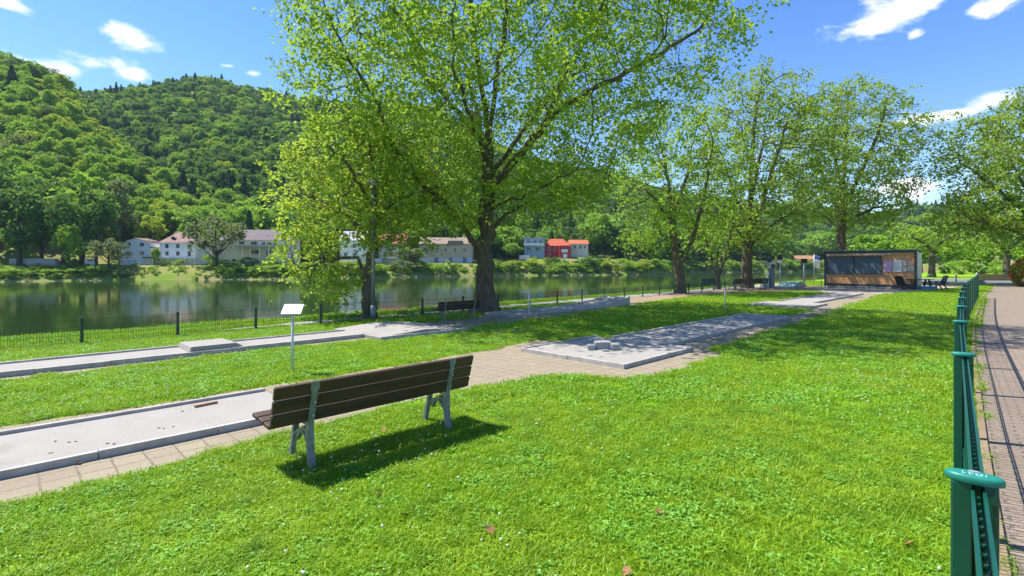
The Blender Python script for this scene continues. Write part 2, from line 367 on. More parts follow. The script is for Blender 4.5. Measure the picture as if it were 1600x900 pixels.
# edging stones along the brick path
mb = MB(); k = 0
u = -4.
while u < 46:
    a, b = fence_v(u)-.17, fence_v(u+.98)-.17
    mb.add([(u, a-.03, .0), (u+.98, b-.03, .0), (u+.98, b+.03, .0), (u, a+.03, .0), (u, a-.03, .035), (u+.98, b-.03, .035), (u+.98, b+.03, .035), (u, a+.03, .035)],
           [(4, 5, 6, 7), (0, 1, 5, 4), (2, 3, 7, 6), (0, 4, 7, 3), (1, 2, 6, 5)]); u += 1.
struct(mb.build('path_kerb', M['soil'], rotz=R(45), bevel=.006))

# ------------------------------------------------------------------ minigolf lanes
def rail(lane, u0, u1, v0, v1, z=.10):
    mb = MB(); du, dv = u1-u0, v1-v0; n = max(1, round(max(du, dv)/1.0)); g = .005; rj = random.Random(int(u0*31+v0*17))
    for i in range(n):                                               # kerb stones laid end to end
        a, b = i/n, (i+1)/n; h = z+rj.uniform(-.004, .004)
        if du > dv: mb.box(u0+du*a+(g if i else 0), u0+du*b, v0+rj.uniform(0, .004), v1, .0, h)
        else: mb.box(u0+rj.uniform(0, .004), u1, v0+dv*a+(g if i else 0), v0+dv*b, .0, h)
    mb.build('border', M['border'], lane, bevel=.006)
def lane_thing(label, u, v, group='concrete minigolf lanes'):
    return thing('minigolf_lane', label, 'minigolf lane', W(u, v), R(45), group)
# lane nearest the bench
l = lane_thing('long pale concrete minigolf lane in front of the near bench, running out of frame', 2.6, 6.8)
MB().box(-13, 0, -.62, .62, 0, .075).build('playing_surface', M['lane'], l)
rail(l, -13, .06, -.68, -.62, .082); rail(l, -13, -.0, .62, .68, .115); 
# square plate with strip
def plate_lane(label, u0, v0, sl, ext=(2.65, 2.5)):
    l = lane_thing(label, u0, v0)
    pw, pv = ext
    MB().box(.05, pw-.05, .05, pv-.05, 0, .075).build('tee_plate', M['lane'], l)
    rail(l, 0, .05, 0, pv, .09); rail(l, .05, pw, 0, .05, .09); rail(l, pw-.05, pw, .05, .62, .09); rail(l, .05, pw, pv-.05, pv, .10)
    MB().box(pw, pw+sl, .67, 1.99, 0, .074).build('playing_surface', M['lane'], l)
    rail(l, pw-.05, pw+sl, .62, .67, .09); rail(l, pw, pw+sl, 1.99, 2.05, .12); rail(l, pw+sl, pw+sl+.06, .62, 2.05, .10)
    return l
lb = plate_lane('pale concrete minigolf lane with grey blocks on its square plate, right of the near bench', 7.66, 4.91, 8.3)
le = plate_lane('farthest pale concrete minigolf lane with a square plate, on the lawn before the wooden kiosk', 23.5, 6.2, 10.5)
for (px, py, w, d, h, a, lab) in ((924, 547, .155, .2, .10, -8, 'small grey block at the left end of the row on the square lane plate'),
                            (943, 546, .34, .24, .15, 0, 'largest grey concrete block in the middle of the row on the square lane plate'),
                            (963.5, 547.5, .17, .2, .125, 10, 'narrow grey block at the right end of the row on the square lane plate'),
                            (947, 549.5, .13, .05, .04, 0, 'lowest flat grey block in front of the others on the square lane plate')):
    o = MB().box(-w/2, w/2, 0, d, 0, h).build('obstacle_block', M['block'], bevel=.012)
    o.location = G(px, py, .075); o.rotation_euler = (0, 0, R(a)); tag(o, lab, 'obstacle', 'obstacle blocks on the lane plate')
# lane along the river fence, with raised block
l = lane_thing('narrow pale concrete lane with a raised step block, across the left middle of the lawn', 6.4, 12.1)
MB().box(-18, 0, -.42, .5, 0, .085).build('playing_surface', M['lane'], l)
rail(l, -18, 0, -.5, -.42, .10); rail(l, -18, 0, .5, .56, .12)
mb = MB(); mb.prism([(-3.75, .085), (-2.75, .085), (-2.75, .1), (-2.9, .19), (-3.72, .19)], -.43, .49, 1); mb.build('step_block', M['lane'], l, bevel=.008)
# its end plate
mb = MB(); mb.prism([(0, 0), (2.6, 0), (2.6, .06), (2.2, .10), (1.3, .17), (.5, .12), (0, .085)], -1.25, 1.1, 1); mb.build('end_plate', M['lane'], l)
rail(l, 0, 2.6, -1.31, -1.25, .10)
# ramp lane
l = lane_thing('concrete minigolf lane with an upswept ramp end, shaded by the big tree', 12.3, 13.0)
mb = MB(); mb.prism([(0, 0), (7.5, 0), (7.5, .37), (7.1, .30), (6.4, .2), (5.4, .12), (4.2, .08), (0, .07)], -.55, .65, 1); mb.build('playing_surface', M['lane'], l)
mb = MB(); mb.prism([(0, 0), (7.5, 0), (7.5, .41), (7.1, .34), (6.4, .24), (5.4, .16), (4.2, .12), (0, .10)], -.62, -.55, 1); mb.prism([(0, 0), (7.5, 0), (7.5, .41), (7.1, .34), (6.4, .24), (5.4, .16), (4.2, .12), (0, .10)], .65, .71, 1); mb.build('border', M['border'], l, bevel=.006)
# low lane by the kiosk fence
l = lane_thing('low pale green painted lane slab beside the river fence near the kiosk', 42.5, 13.3)
M['palegreen'] = mat('pale_green_paint', (.30, .42, .36), (.24, .34, .30), rough=.7, scale=3)
mb = MB(); mb.prism([(0, 0), (4.5, 0), (4.5, .1), (3.4, .42), (2.6, .42), (1.2, .12), (0, .1)], -.6, .6, 1); mb.build('playing_surface', M['palegreen'], l)
rail(l, 0, 4.5, -.68, -.6, .12)

# ------------------------------------------------------------------ benches
def make_bench(name, label, loc, rotz, wood='wood', metal='cast'):
    """local x along the bench, local +y the side one sits on (towards which the bench faces)"""
    t = thing(name, label, 'bench', loc, rotz, 'wooden park benches')
    lean = R(16)
    for k, z in enumerate((.492, .617, .742)):                         # back planks
        yb = -.16-(z-.44)*math.tan(lean)
        Mx = Matrix.Translation((0, yb, z)) @ Matrix.Rotation(lean, 4, 'X')
        MB().box(-1.09, 1.09, -.019, .019, -.0575, .0575, Mx).build('back_plank', M[wood], t, bevel=.006)
    for k, y in enumerate((-.07, .07, .21)):                         # seat planks
        Mx = Matrix.Translation((0, y, .435+.012*k)) @ Matrix.Rotation(R(5), 4, 'X')
        MB().box(-1.09, 1.09, -.06, .06, -.018, .018, Mx).build('seat_plank', M[wood], t, bevel=.006)
    def strip(pts, w):
        L_ = []; R_ = []
        for i, p in enumerate(pts):
            a = Vector(pts[max(i-1, 0)]); b = Vector(pts[min(i+1, len(pts)-1)]); d = (b-a).normalized(); n = Vector((-d.y, d.x)); ww = w[i] if hasattr(w, '__len__') else w
            L_.append(tuple(Vector(p)+n*ww/2)); R_.append(tuple(Vector(p)-n*ww/2))
        return R_+L_[::-1]
    for sx in (-.745, .79):
        mb = MB()
        rear = [(-.20, -.03), (-.185, .10), (-.165, .22), (-.155, .33), (-.168, .44), (-.205, .56), (-.245, .69), (-.262, .765)]
        mb.prism(strip(rear, [.075, .062, .062, .075, .062, .052, .048, .044]), sx-.028, sx+.028, 0)
        front = [(.24, -.03), (.225, .08), (.19, .2), (.15, .31), (.13, .40)]
        mb.prism(strip(front, [.07, .055, .05, .05, .06]), sx-.024, sx+.024, 0)
        mb.prism(strip([(-.165, .30), (-.06, .345), (.03, .30), (.10, .21)], .042), sx-.020, sx+.020, 0)
        mb.prism(strip([(-.16, .40), (0, .405), (.14, .415), (.27, .43)], .034), sx-.026, sx+.026, 0)
        mb.prism(strip([(-.155, .20), (-.05, .30), (.06, .30), (.17, .24)], .03), sx-.018, sx+.018, 0)
        leg = mb.build('leg_frame', M[metal], t, bevel=.007)
        cl = MB(); Mx = Matrix.Translation((sx, -.16-.31*math.tan(lean)-.026, .762)) @ Matrix.Rotation(lean, 4, 'X')
        cl.box(-.04, .04, -.006, .004, -.045, .045, Mx); cl.tube([Mx @ Vector((0, -.016, 0)), Mx @ Vector((0, .0, 0))], .014, 8)
        cl.build('clamp', M[metal], leg, bevel=.003)
        for z in (.492, .617):
            yb = -.16-(z-.44)*math.tan(lean)-.052; MB().tube([(sx, yb-.012, z), (sx, yb+.03, z)], .011, 8).build('bolt', M['galv'], leg)
    return t
bench = make_bench('park_bench', 'large dark brown slatted bench with cast metal legs on the near lawn, seen from behind', W(2.71, 4.69), R(45))
b2 = dup(bench, W(10.75, 13.35, 0), R(42), 'small distant dark brown bench beside the trunk of the big tree', .78)
b3 = dup(bench, W(39.6, 14.0), R(30), 'far dark bench left of the lamp, at the river fence under the trees')
b4 = dup(bench, W(37.2, 14.6), R(48), 'far dark bench left of the thick trunk at the river fence')

# ------------------------------------------------------------------ fences
def river_fence():
    V0 = 15.2; sp = 1.87; n0, n1 = -4, 22
    t = thing('river_fence', 'low dark green wire mesh fence with slim posts along the river bank', 'fence', W(1.32, V0), R(45))
    post = panel = None
    for i in range(n0, n1+1):
        if post is None:
            mb = MB(); mb.box(-.03, .03, -.026, .026, -.05, .6)
            post = mb.build('post', M['darkgreen'], t, bevel=.004); post.location = (i*sp, 0, 0)
            MB().box(-.034, .034, -.03, .03, .6, .622).build('cap', M['darkgreen'], post, bevel=.004)
            cap = [o for o in C.objects if o.parent == post][0]
        else:
            p = place(post, t, (i*sp, 0, 0)); place(cap, p)
        if i < n1:
            if panel is None:
                mb = MB()
                for k in range(1, 37):
                    x = k*sp/37; mb.box(x-.0025, x+.0025, -.003, .003, .03, .575)
                for z in (.06, .22, .40, .56): mb.box(.024, sp-.024, .003, .009, z-.0035, z+.0035)
                panel = mb.build('mesh_panel', M['darkgreen'], t); panel.location = (i*sp, 0, 0)
            else: place(panel, t, (i*sp, 0, 0))
river_fence()
def green_fence():
    us = [-.7, 1.92, 4.5, 7.06, 9.6, 12.1, 14.65, 17.2, 19.75, 22.3, 24.85, 27.4, 29.95, 32.5, 35.05, 37.6]
    P = [W(u, fence_v(u)) for u in us]
    t = thing('green_fence', 'bright green double bar steel fence with flat capped posts along the brick path', 'fence', P[0])
    post = None
    Lp = 2.56
    mb = MB()
    x = .05
    while x < Lp-.03:
        mb.tube([(x, 0, .06), (x, 0, 1.205)], .004, 6, True); x += .05
    for z in (.08, .62, 1.17):
        for s in (-1, 1): mb.box(.03, Lp-.03, s*.0085-.003, s*.0085+.003, z-.006, z+.006)
    for s in (-1, 1): mb.box(.03, Lp-.03, s*.0125-.004, s*.0125+.004, 1.188, 1.21)
    panel0 = None
    for i, p in enumerate(P):
        q = P[i+1] if i+1 < len(P) else P[i]*2-P[i-1]
        d = (q-p).normalized(); a = math.atan2(d.y, d.x); loc = p-P[0]
        if post is None:
            pm = MB()
            pm.box(-.024, .024, .012, .058, -.05, 1.225); pm.box(-.024, .024, -.042, -.011, -.05, 1.225); pm.box(.004, .022, -.011, .012, -.05, 1.22)
            post = pm.build('post', M['green'], t, bevel=.005); post.location = loc; post.rotation_euler = (0, 0, a)
            lens = []
            for k in range(48):
                q_ = 2*math.pi*k/48; lens.append((.031*math.cos(q_)*(1 if abs(math.sin(q_)) < .8 else .9), .008+.064*math.copysign(abs(math.sin(q_))**.85, math.sin(q_))))
            cm = MB(); n_ = len(lens); rings = [(.95, 1.2245), (1, 1.227), (1, 1.2395), (.97, 1.2430), (.90, 1.2460), (.70, 1.2480), (.35, 1.2485)]
            cm.add([(x*f_, .008+(y-.008)*(f_ if f_ > .9 else .25+.75*f_), z_) for f_, z_ in rings for x, y in lens], [(r_*n_+i_, r_*n_+(i_+1) % n_, (r_+1)*n_+(i_+1) % n_, (r_+1)*n_+i_) for r_ in range(len(rings)-1) for i_ in range(n_)]+[tuple(range(n_-1, -1, -1)), tuple((len(rings)-1)*n_+i_ for i_ in range(n_))])
            cap = cm.build('cap', M['greencap'], post, smooth=True)
            po, co = post, cap
        else:
            po = place(post, t, loc, a); co = place(cap, po)
        if i == 1:                                                    # lettering on the nearest cap
            cu = bpy.data.curves.new('lettering', 'FONT'); cu.body = 'LEGI'; cu.size = .026; cu.extrude = .0016; cu.align_x = 'CENTER'; cu.space_character = 1.1
            tmp = bpy.data.objects.new('tmp', cu); C.objects.link(tmp)
            bpy.context.view_layer.update()
            me = bpy.data.meshes.new_from_object(tmp.evaluated_get(bpy.context.evaluated_depsgraph_get())); bpy.data.objects.remove(tmp)
            me.materials.clear(); me.materials.append(mat('embossed_edge', (.30, .62, .55), rough=.4))
            lo = bpy.data.objects.new('lettering', me); C.objects.link(lo); lo.parent = co; lo.location = (-.0195, .008, 1.2484); lo.rotation_euler = (0, 0, R(-90))
            MB().lathe([(.008, 1.248), (.008, 1.2502), (.0055, 1.2502)], 20, Matrix.Translation((.0115, .008, 0)) @ Matrix.Scale(1.6, 4, (0, 1, 0))).build('cap_screw', M['galv'], co)
        if i+1 < len(P):
            if panel0 is None:
                panel0 = mb.build('bar_panel', M['green'], t); panel0.location = loc; panel0.rotation_euler = (0, 0, a)
                pn = panel0
            else: pn = place(panel0, t, loc, a)
            pn.scale = ((q-p).length/Lp, 1, 1)
green_fence()

# ------------------------------------------------------------------ number signs on poles
def sign(label, loc, h, rotz, tilt, w=.32, d=.24):
    t = thing('lane_sign', label, 'sign', loc, rotz, 'lane signs on thin poles')
    MB().tube([(0, 0, -.05), (0, 0, h-.03)], .021, 10).build('pole', M['palepole'], t, smooth=True)
    Mx = Matrix.Translation((0, 0, h)) @ Matrix.Rotation(tilt, 4, 'X')
    pl = MB().box(-w/2, w/2, -d/2, d/2, -.006, .006, Mx).build('plate', M['plate'], t, bevel=.002)
    mb = MB(); rr = random.Random(4)
    for i in range(4):
        y = d*(.28-i*.15); mb.box(-w*.36, -w*.36+w*rr.uniform(.3, .6), y-.006, y+.006, .0062, .0075, Mx)
    mb.tube([Mx @ Vector((w*.2+.035*math.cos(q*.5), -.01+.03*math.sin(q*.5), .007)) for q in range(13)], .003, 4)
    mb.build('print', M['print'], pl)
sign('white tilted number plate on a thin pole behind the near bench', W(3.46, 8.65), 1.08, R(6), R(38))
sign('thin pole sign seen edge on beside the shaded ramp lane', W(12.74, 11.91), .90, R(82), R(75))
sign('thin pole sign seen edge on behind the lane with the square plate', W(19.81, 8.17), .93, R(70), R(60), .3)

# ------------------------------------------------------------------ kiosk
def kiosk():
    u0, v0, v1, h, dp = 47., 5.5, 11.4, 2.86, 2.5
    t = thing('kiosk', 'flat roofed wooden container kiosk with dark frame and two closed shutters', 'kiosk', W(u0, v1), R(-45))
    # local x runs right along the front (-v), local y back (+u)
    Lx = v1-v0
    M['cladding'] = mat('brown_plank_cladding', (.62, .32, .14), (.45, .22, .095), rough=.6, scale=2.2, bump=.3, bscale=12, stretch=(.5, 1, 9))
    mb = MB(); n = 14; zz = .3
    for k in range(n):
        a = .32+k*(h-.5)/n; b = a+(h-.5)/n-.012
        mb.box(.12, Lx-.12, .04+.004*(k % 2), dp-.05, a, b)
    mb.box(.13, Lx-.13, .055, dp-.06, .30, h-.1)
    mb.build('cladding', M['cladding'], t)
    f = MB()
    f.box(0, .13, 0, .13, 0.05, h); f.box(Lx-.13, Lx, 0, .13, .05, h); f.box(.13, Lx-.13, .005, .12, h-.16, h-.002); f.box(.13, Lx-.13, .005, .12, .12, .31)
    f.box(0, .13, dp-.13, dp, .05, h); f.box(Lx-.13, Lx, dp-.13, dp, .05, h)
    f.box(.005, .12, .13, dp-.13, .12, .31); f.box(Lx-.12, Lx-.005, .13, dp-.13, .12, .31)
    f.build('frame', M['anthracite'], t, bevel=.01)
    MB().box(-.06, Lx+.06, -.08, dp+.06, h, h+.07).build('roof', mat('roof_sheet', (.16, .24, .23), (.12, .18, .18), rough=.5), t, bevel=.01)
    MB().box(Lx-.002, Lx+.03, .14, dp-.14, .32, h-.15).build('side_panel', M['galv'], t)
    for k, (a, b) in enumerate(((.22, 1.98), (2.06, 3.78))):
        sh = MB(); z0, z1 = 1.12, 2.38
        z = z0
        while z < z1-.01: sh.box(a, b, .0, .03, z, z+.062); z += .066
        s = sh.build('shutter', M['shutter'], t, bevel=.004)
        fr = MB(); fr.box(a-.05, a, -.03, .035, z0-.06, z1+.06); fr.box(b, b+.045, -.03, .035, z0-.06, z1+.06); fr.box(a, b, -.03, .035, z1+.0, z1+.06); fr.box(a, b, -.03, .035, z0-.06, z0-.004)
        fr.build('shutter_frame', M['anthracite'], s)
    aw = MB(); aw.box(.2, 4.35, -.16, .0, 2.5, 2.62); aw.build('awning_box', mat('beige_awning_box', (.42, .33, .26), (.36, .28, .22), rough=.5), t, bevel=.02)
    def poster(x0, x1, z0, z1, m, ink, rows, lab):
        p = MB().box(x0, x1, .012, .04, z0, z1).build('poster', m, t); p['label'] = lab
        mb = MB(); rr = random.Random(int(x0*100))
        for i in range(rows):
            z = z1-(i+1)*(z1-z0)/(rows+1); a = x0+.08*(x1-x0); mb.box(a, a+(x1-x0)*rr.uniform(.4, .84), .007, .011, z-.014, z+.014)
        mb.build('print', ink, p)
    pk = mat('pink_poster', (.66, .36, .42), (.46, .32, .6), rough=.8, scale=4)
    wp = mat('white_paper', (.8, .78, .76), (.74, .72, .7), rough=.8)
    og = mat('orange_poster', (.75, .22, .08), (.7, .42, .28), rough=.8, scale=5); te = mat('teal_poster', (.25, .45, .42), (.5, .52, .45), rough=.5, scale=5)
    ink = mat('grey_ink', (.25, .22, .26), (.32, .28, .3))
    poster(3.93, 4.44, 1.28, 2.15, pk, mat('violet_ink', (.32, .18, .4), (.55, .3, .35)), 5, 'pink and violet poster')
    poster(4.52, 5.02, 1.28, 2.15, wp, ink, 9, 'white menu poster')
    poster(5.08, 5.28, 1.74, 2.08, wp, ink, 4, 'upper small white notice'); poster(5.08, 5.28, 1.32, 1.62, wp, ink, 4, 'lower small white notice')
    poster(5.36, 5.72, 1.74, 2.12, og, wp, 2, 'orange notice'); poster(5.36, 5.72, 1.34, 1.70, te, og, 2, 'teal and orange notice')
    for x in (.35, 1.9, 3.9, 5.4):
        for y in (.3, dp-.3): MB().box(x-.1, x+.1, y-.1, y+.1, -.02, .13).build('support_foot', M['block'], t)
    MB().box(.25, 4.4, -.03, .0, .06, .12).build('base_strip', M['galv'], t)
    MB().tube([(-.1, -.4, 0), (-.1, -.4, .95), (-.02, -.4, 1.05), (.25, -.4, 1.05), (.33, -.4, .95), (.33, -.4, .62)], .03, 8).build('handrail', M['galv'], t, smooth=True)
kiosk()

# ------------------------------------------------------------------ table, chairs, barrier and small furniture
def deck_chair(label, loc, rotz):
    t = thing('deck_chair', label, 'chair', loc, rotz, 'black slatted chairs by the kiosk')
    mb = MB()
    for k in range(6):
        x = -.26+k*.104; Mx = Matrix.Translation((x, -.22, .36)) @ Matrix.Rotation(R(22), 4, 'X'); mb.box(-.045, .045, -.012, .012, 0, .72-.02*abs(k-2.5), Mx)
    mb.build('backrest', M['black'], t)
    mb = MB()
    for k in range(5): mb.box(-.29, .29, -.2+k*.115, -.1+k*.115, .34+.02*k, .362+.02*k)
    mb.build('seat', M['black'], t)
    for s in (-1, 1):
        MB().box(s*.33-.06, s*.33+.06, -.3, .42, .58, .605).build('armrest', M['black'], t)
        MB().box(s*.3-.025, s*.3+.025, .3, .39, 0, .58).build('leg', M['black'], t)
        MB().prism([(-.42, 0), (-.34, 0), (-.1, .36), (-.2, .36)], s*.3-.025, s*.3+.025, 0).build('leg', M['black'], t)
def px_at(px, d, z=0.): return Vector(((px-800)/800*d, d, z))
deck_chair('black slatted deck chair left of the picnic table in front of the kiosk', px_at(1412, 36.2), R(-75))
deck_chair('black slatted deck chair right of the picnic table', px_at(1467, 37.6), R(80))
t = thing('picnic_table', 'black picnic table between two deck chairs beside the kiosk', 'table', px_at(1438, 37.3), R(5))
mb = MB()
for k in range(5): mb.box(-.8, .8, -.36+k*.15, -.23+k*.15, .72, .755)
mb.build('tabletop', M['black'], t)
for s in (-1, 1):
    mb = MB(); mb.prism([(-.36, 0), (-.27, 0), (-.08, .72), (-.18, .72)], s*.55-.04, s*.55+.04, 0); mb.prism([(.27, 0), (.36, 0), (.18, .72), (.08, .72)], s*.55-.04, s*.55+.04, 0)
    mb.box(s*.55-.03, s*.55+.03, -.24, .24, .34, .42); mb.build('leg_frame', M['black'], t)
M['blue'] = mat('blue_plastic', (.03, .20, .36), (.025, .16, .30), rough=.4)
t = thing('storage_tub', 'low blue plastic tub on the ground under the picnic table', 'tub', px_at(1447, 36.7), 0)
MB().prism([(-.5, .0), (.5, .0), (.56, .22), (-.56, .22)], -.25, .25, 1).build('tub_body', M['blue'], t, bevel=.03); MB().box(-.6, .6, -.29, .29, .22, .26).build('rim', M['blue'], t, bevel=.01)
M['timber'] = mat('pale_orange_timber', (.72, .42, .18), (.6, .34, .14), rough=.7, scale=3, stretch=(.5, 5, 5))
t = thing('timber_barrier', 'long pale orange timber barrier on two grey feet across the far end of the path', 'barrier', px_at(1561, 47), R(-4))
for k in range(3): MB().box(-1.9, 1.9, -.12, .12, .34+k*.2, .53+k*.2).build('beam', M['timber'], t, bevel=.015)
for s in (-1, 1): MB().prism([(-.4, 0), (.4, 0), (.3, .14), (.12, .34), (-.12, .34), (-.3, .14)], s*1.5-.13, s*1.5+.13, 0).build('foot', M['block'], t, bevel=.015)
def bollard(label, loc):
    t = thing('bollard', label, 'bollard', loc, 0, 'white bollards beside the road')
    MB().lathe([(.07, 0), (.07, .75), (.05, .84), (.02, .87)], 12).build('post', M['white'], t, smooth=True); MB().lathe([(.073, .58), (.073, .68)], 12).build('band', mat('red_band', (.45, .05, .03)), t)
bollard('white bollard right of the picnic table by the road', px_at(1494, 52)); bollard('white bollard just above the far end of the green fence', px_at(1526, 58))
# lamp posts
t = thing('lamp_post', 'tall slim grey lamp post beside the leaning trunk near the river fence', 'lamp post', W(8.57, 14.95), 0)
MB().tube([(0, 0, -.05), (0, 0, 2), (0, 0, 4.3)], [.065, .055, .045], 12).build('pole', M['grey'], t, smooth=True)
MB().tube([(0, 0, 0), (0, 0, .5)], .085, 12).build('base_sleeve', M['grey'], t, smooth=True)
MB().lathe([(.05, 4.3), (.2, 4.36), (.22, 4.45), (.12, 4.55), (.02, 4.58)], 16).build('lamp_head', M['grey'], t, smooth=True)
t = thing('lamp_post', 'short park lamp with a white globe and dark cap among the far furniture', 'lamp post', px_at(1219, 41), 0)
MB().tube([(0, 0, 0), (0, 0, 1.9)], .05, 10).build('pole', M['galv'], t, smooth=True)
MB().lathe([(.06, 1.9), (.16, 2.0), (.17, 2.1), (.12, 2.2)], 14).build('globe', M['white'], t, smooth=True); MB().lathe([(.18, 2.2), (.15, 2.45), (.13, 2.6), (.03, 2.62)], 14).build('cap', M['black'], t, smooth=True)
t = thing('info_post', 'thin grey post with a small dark box on top left of the kiosk', 'post', px_at(1256, 43), 0)
MB().tube([(0, 0, 0), (0, 0, 2.3)], .045, 8).build('pole', M['galv'], t, smooth=True); MB().box(-.22, .22, -.12, .12, 1.95, 2.3).build('box', M['black'], t, bevel=.02)
MB().tube([(.07, -.03, 0), (.07, -.03, 2.3)], .03, 8).build('cable_pipe', M['galv'], t)
t = thing('machine_cabinet', 'narrow grey cabinet with a dark screen and a sloping side left of the globe lamp', 'cabinet', px_at(1205, 40), R(8))
MB().prism([(-.17, 0), (.17, 0), (.17, 1.5), (-.17, 1.5)], -.2, .2, 1).build('cabinet_body', mat('light_grey_cabinet', (.16, .19, .19), (.13, .15, .15), rough=.5), t, bevel=.02)
MB().prism([(-.24, .02), (-.75, .02), (-.24, 1.15)][::-1], -.16, .16, 1).build('sloping_side', M['palegreen'], t)
MB().box(-.25, .25, -.23, .22, 1.5, 1.98).build('hood', M['galv'], t, bevel=.05); MB().box(-.17, .17, -.245, -.232, 1.55, 1.84).build('screen', M['black'], t)
def flag():
    t = thing('flag', 'white and blue hanging flag on a pole left of the kiosk', 'flag', px_at(1272, 46), 0)
    MB().tube([(0, 0, 0), (0, 0, 2.75)], .03, 8).build('pole', M['galv'], t, smooth=True)
    for nm, z0, z1, m in (('white_cloth', 1.55, 2.3, M['white']), ('blue_band', 2.3, 2.65, mat('blue_cloth', (.12, .18, .45), (.2, .25, .55)))):
        V = []; n = 10
        for j in range(5):
            for i in range(n+1): x = .04+i*.05; z = z0+(z1-z0)*j/4-.12*i/n; V.append((x, .05*math.sin(i*.9+j*.3), z))
        F = [(j*(n+1)+i, j*(n+1)+i+1, (j+1)*(n+1)+i+1, (j+1)*(n+1)+i) for j in range(4) for i in range(n)]
        o = MB().add(V, F).build(nm, m, t, smooth=True); s = o.modifiers.new('s', 'SOLIDIFY'); s.thickness = .006
flag()
t = thing('notice_board', 'small dark green board on the river fence left of the multi stemmed tree', 'board', px_at(1107, 36.5), R(10))
MB().box(-.55, .55, -.02, .02, .35, .85).build('panel', M['darkgreen'], t, bevel=.005)
for s in (-1, 1): MB().box(s*.4-.03, s*.4+.03, .021, .06, 0, .8).build('post', M['darkgreen'], t)


# ------------------------------------------------------------------ trees
def leaf_quads(P, size, rng, up=.7, bend=.18, base_n=None):
    """one small folded leaf per point"""
    n = len(P)
    nr = rng.normal(size=(n, 3)); nr /= np.linalg.norm(nr, axis=1)[:, None]; nr[:, 2] = np.abs(nr[:, 2])+up; nr /= np.linalg.norm(nr, axis=1)[:, None]
    if base_n is not None: nr = base_n+rng.normal(size=(n, 3))*.33; nr /= np.linalg.norm(nr, axis=1)[:, None]
    d = rng.normal(size=(n, 3)); d -= nr*(d*nr).sum(1)[:, None]; d /= np.linalg.norm(d, axis=1)[:, None]
    s = np.cross(nr, d); sz = (size*rng.uniform(.65, 1.3, n))[:, None]
    b = P-d*sz*.5; tip = P+d*sz*.55-nr*sz*.12; l = P+s*sz*.42+nr*sz*bend; r = P-s*sz*.42+nr*sz*bend
    V = np.stack([b, r, tip, l], 1).reshape(-1, 3); F = np.arange(4*n).reshape(n, 4)
    return V, F
def colonize(nodes, par, A, step, infl, kill, iters, rng, trop=(0, 0, .08), jit=.18):
    P = [np.array(p, float) for p in nodes]; par = list(par); NN = np.array(P)
    D = np.linalg.norm(A[:, None]-NN[None], axis=2); near = D.argmin(1); dist = D.min(1); alive = dist > kill
    kids = {}
    for it in range(iters):
        k = np.where(alive & (dist < infl))[0]
        if not len(k): break
        arr = np.array(P); v = A[k]-arr[near[k]]; v /= np.linalg.norm(v, axis=1)[:, None]+1e-9
        ids, inv = np.unique(near[k], return_inverse=True); acc = np.zeros((len(ids), 3)); np.add.at(acc, inv, v)
        acc /= np.linalg.norm(acc, axis=1)[:, None]+1e-9; acc += rng.normal(size=acc.shape)*jit+np.array(trop); acc /= np.linalg.norm(acc, axis=1)[:, None]+1e-9
        new = arr[ids]+acc*step; st = len(P); added = []
        for i, nid in enumerate(ids):
            ks = kids.setdefault(int(nid), [])
            if len(ks) >= 3 or any(np.linalg.norm(new[i]-P[q]) < step*.45 for q in ks): continue
            ks.append(len(P)); added.append(len(P)); P.append(new[i]); par.append(int(nid))
        if not added: alive[k] = False if it > iters*.7 else alive[k]; 
        if not added:
            alive[k[rng.random(len(k)) < .5]] = False; continue
        nw = np.array(P[st:]); al = np.where(alive)[0]
        d = np.linalg.norm(A[al][:, None]-nw[None], axis=2); m = d.min(1); j = d.argmin(1); b = m < dist[al]
        dist[al[b]] = m[b]; near[al[b]] = j[b]+st; alive[al] &= dist[al] > kill
    return np.array(P), np.array(par)
def ell_points(n, c, r, rng, shell=.35):
    d = rng.normal(size=(n, 3)); d /= np.linalg.norm(d, axis=1)[:, None]
    rad = (shell**3+(1-shell**3)*rng.random(n))**(1/3)
    return np.array(c)+d*rad[:, None]*np.array(r)
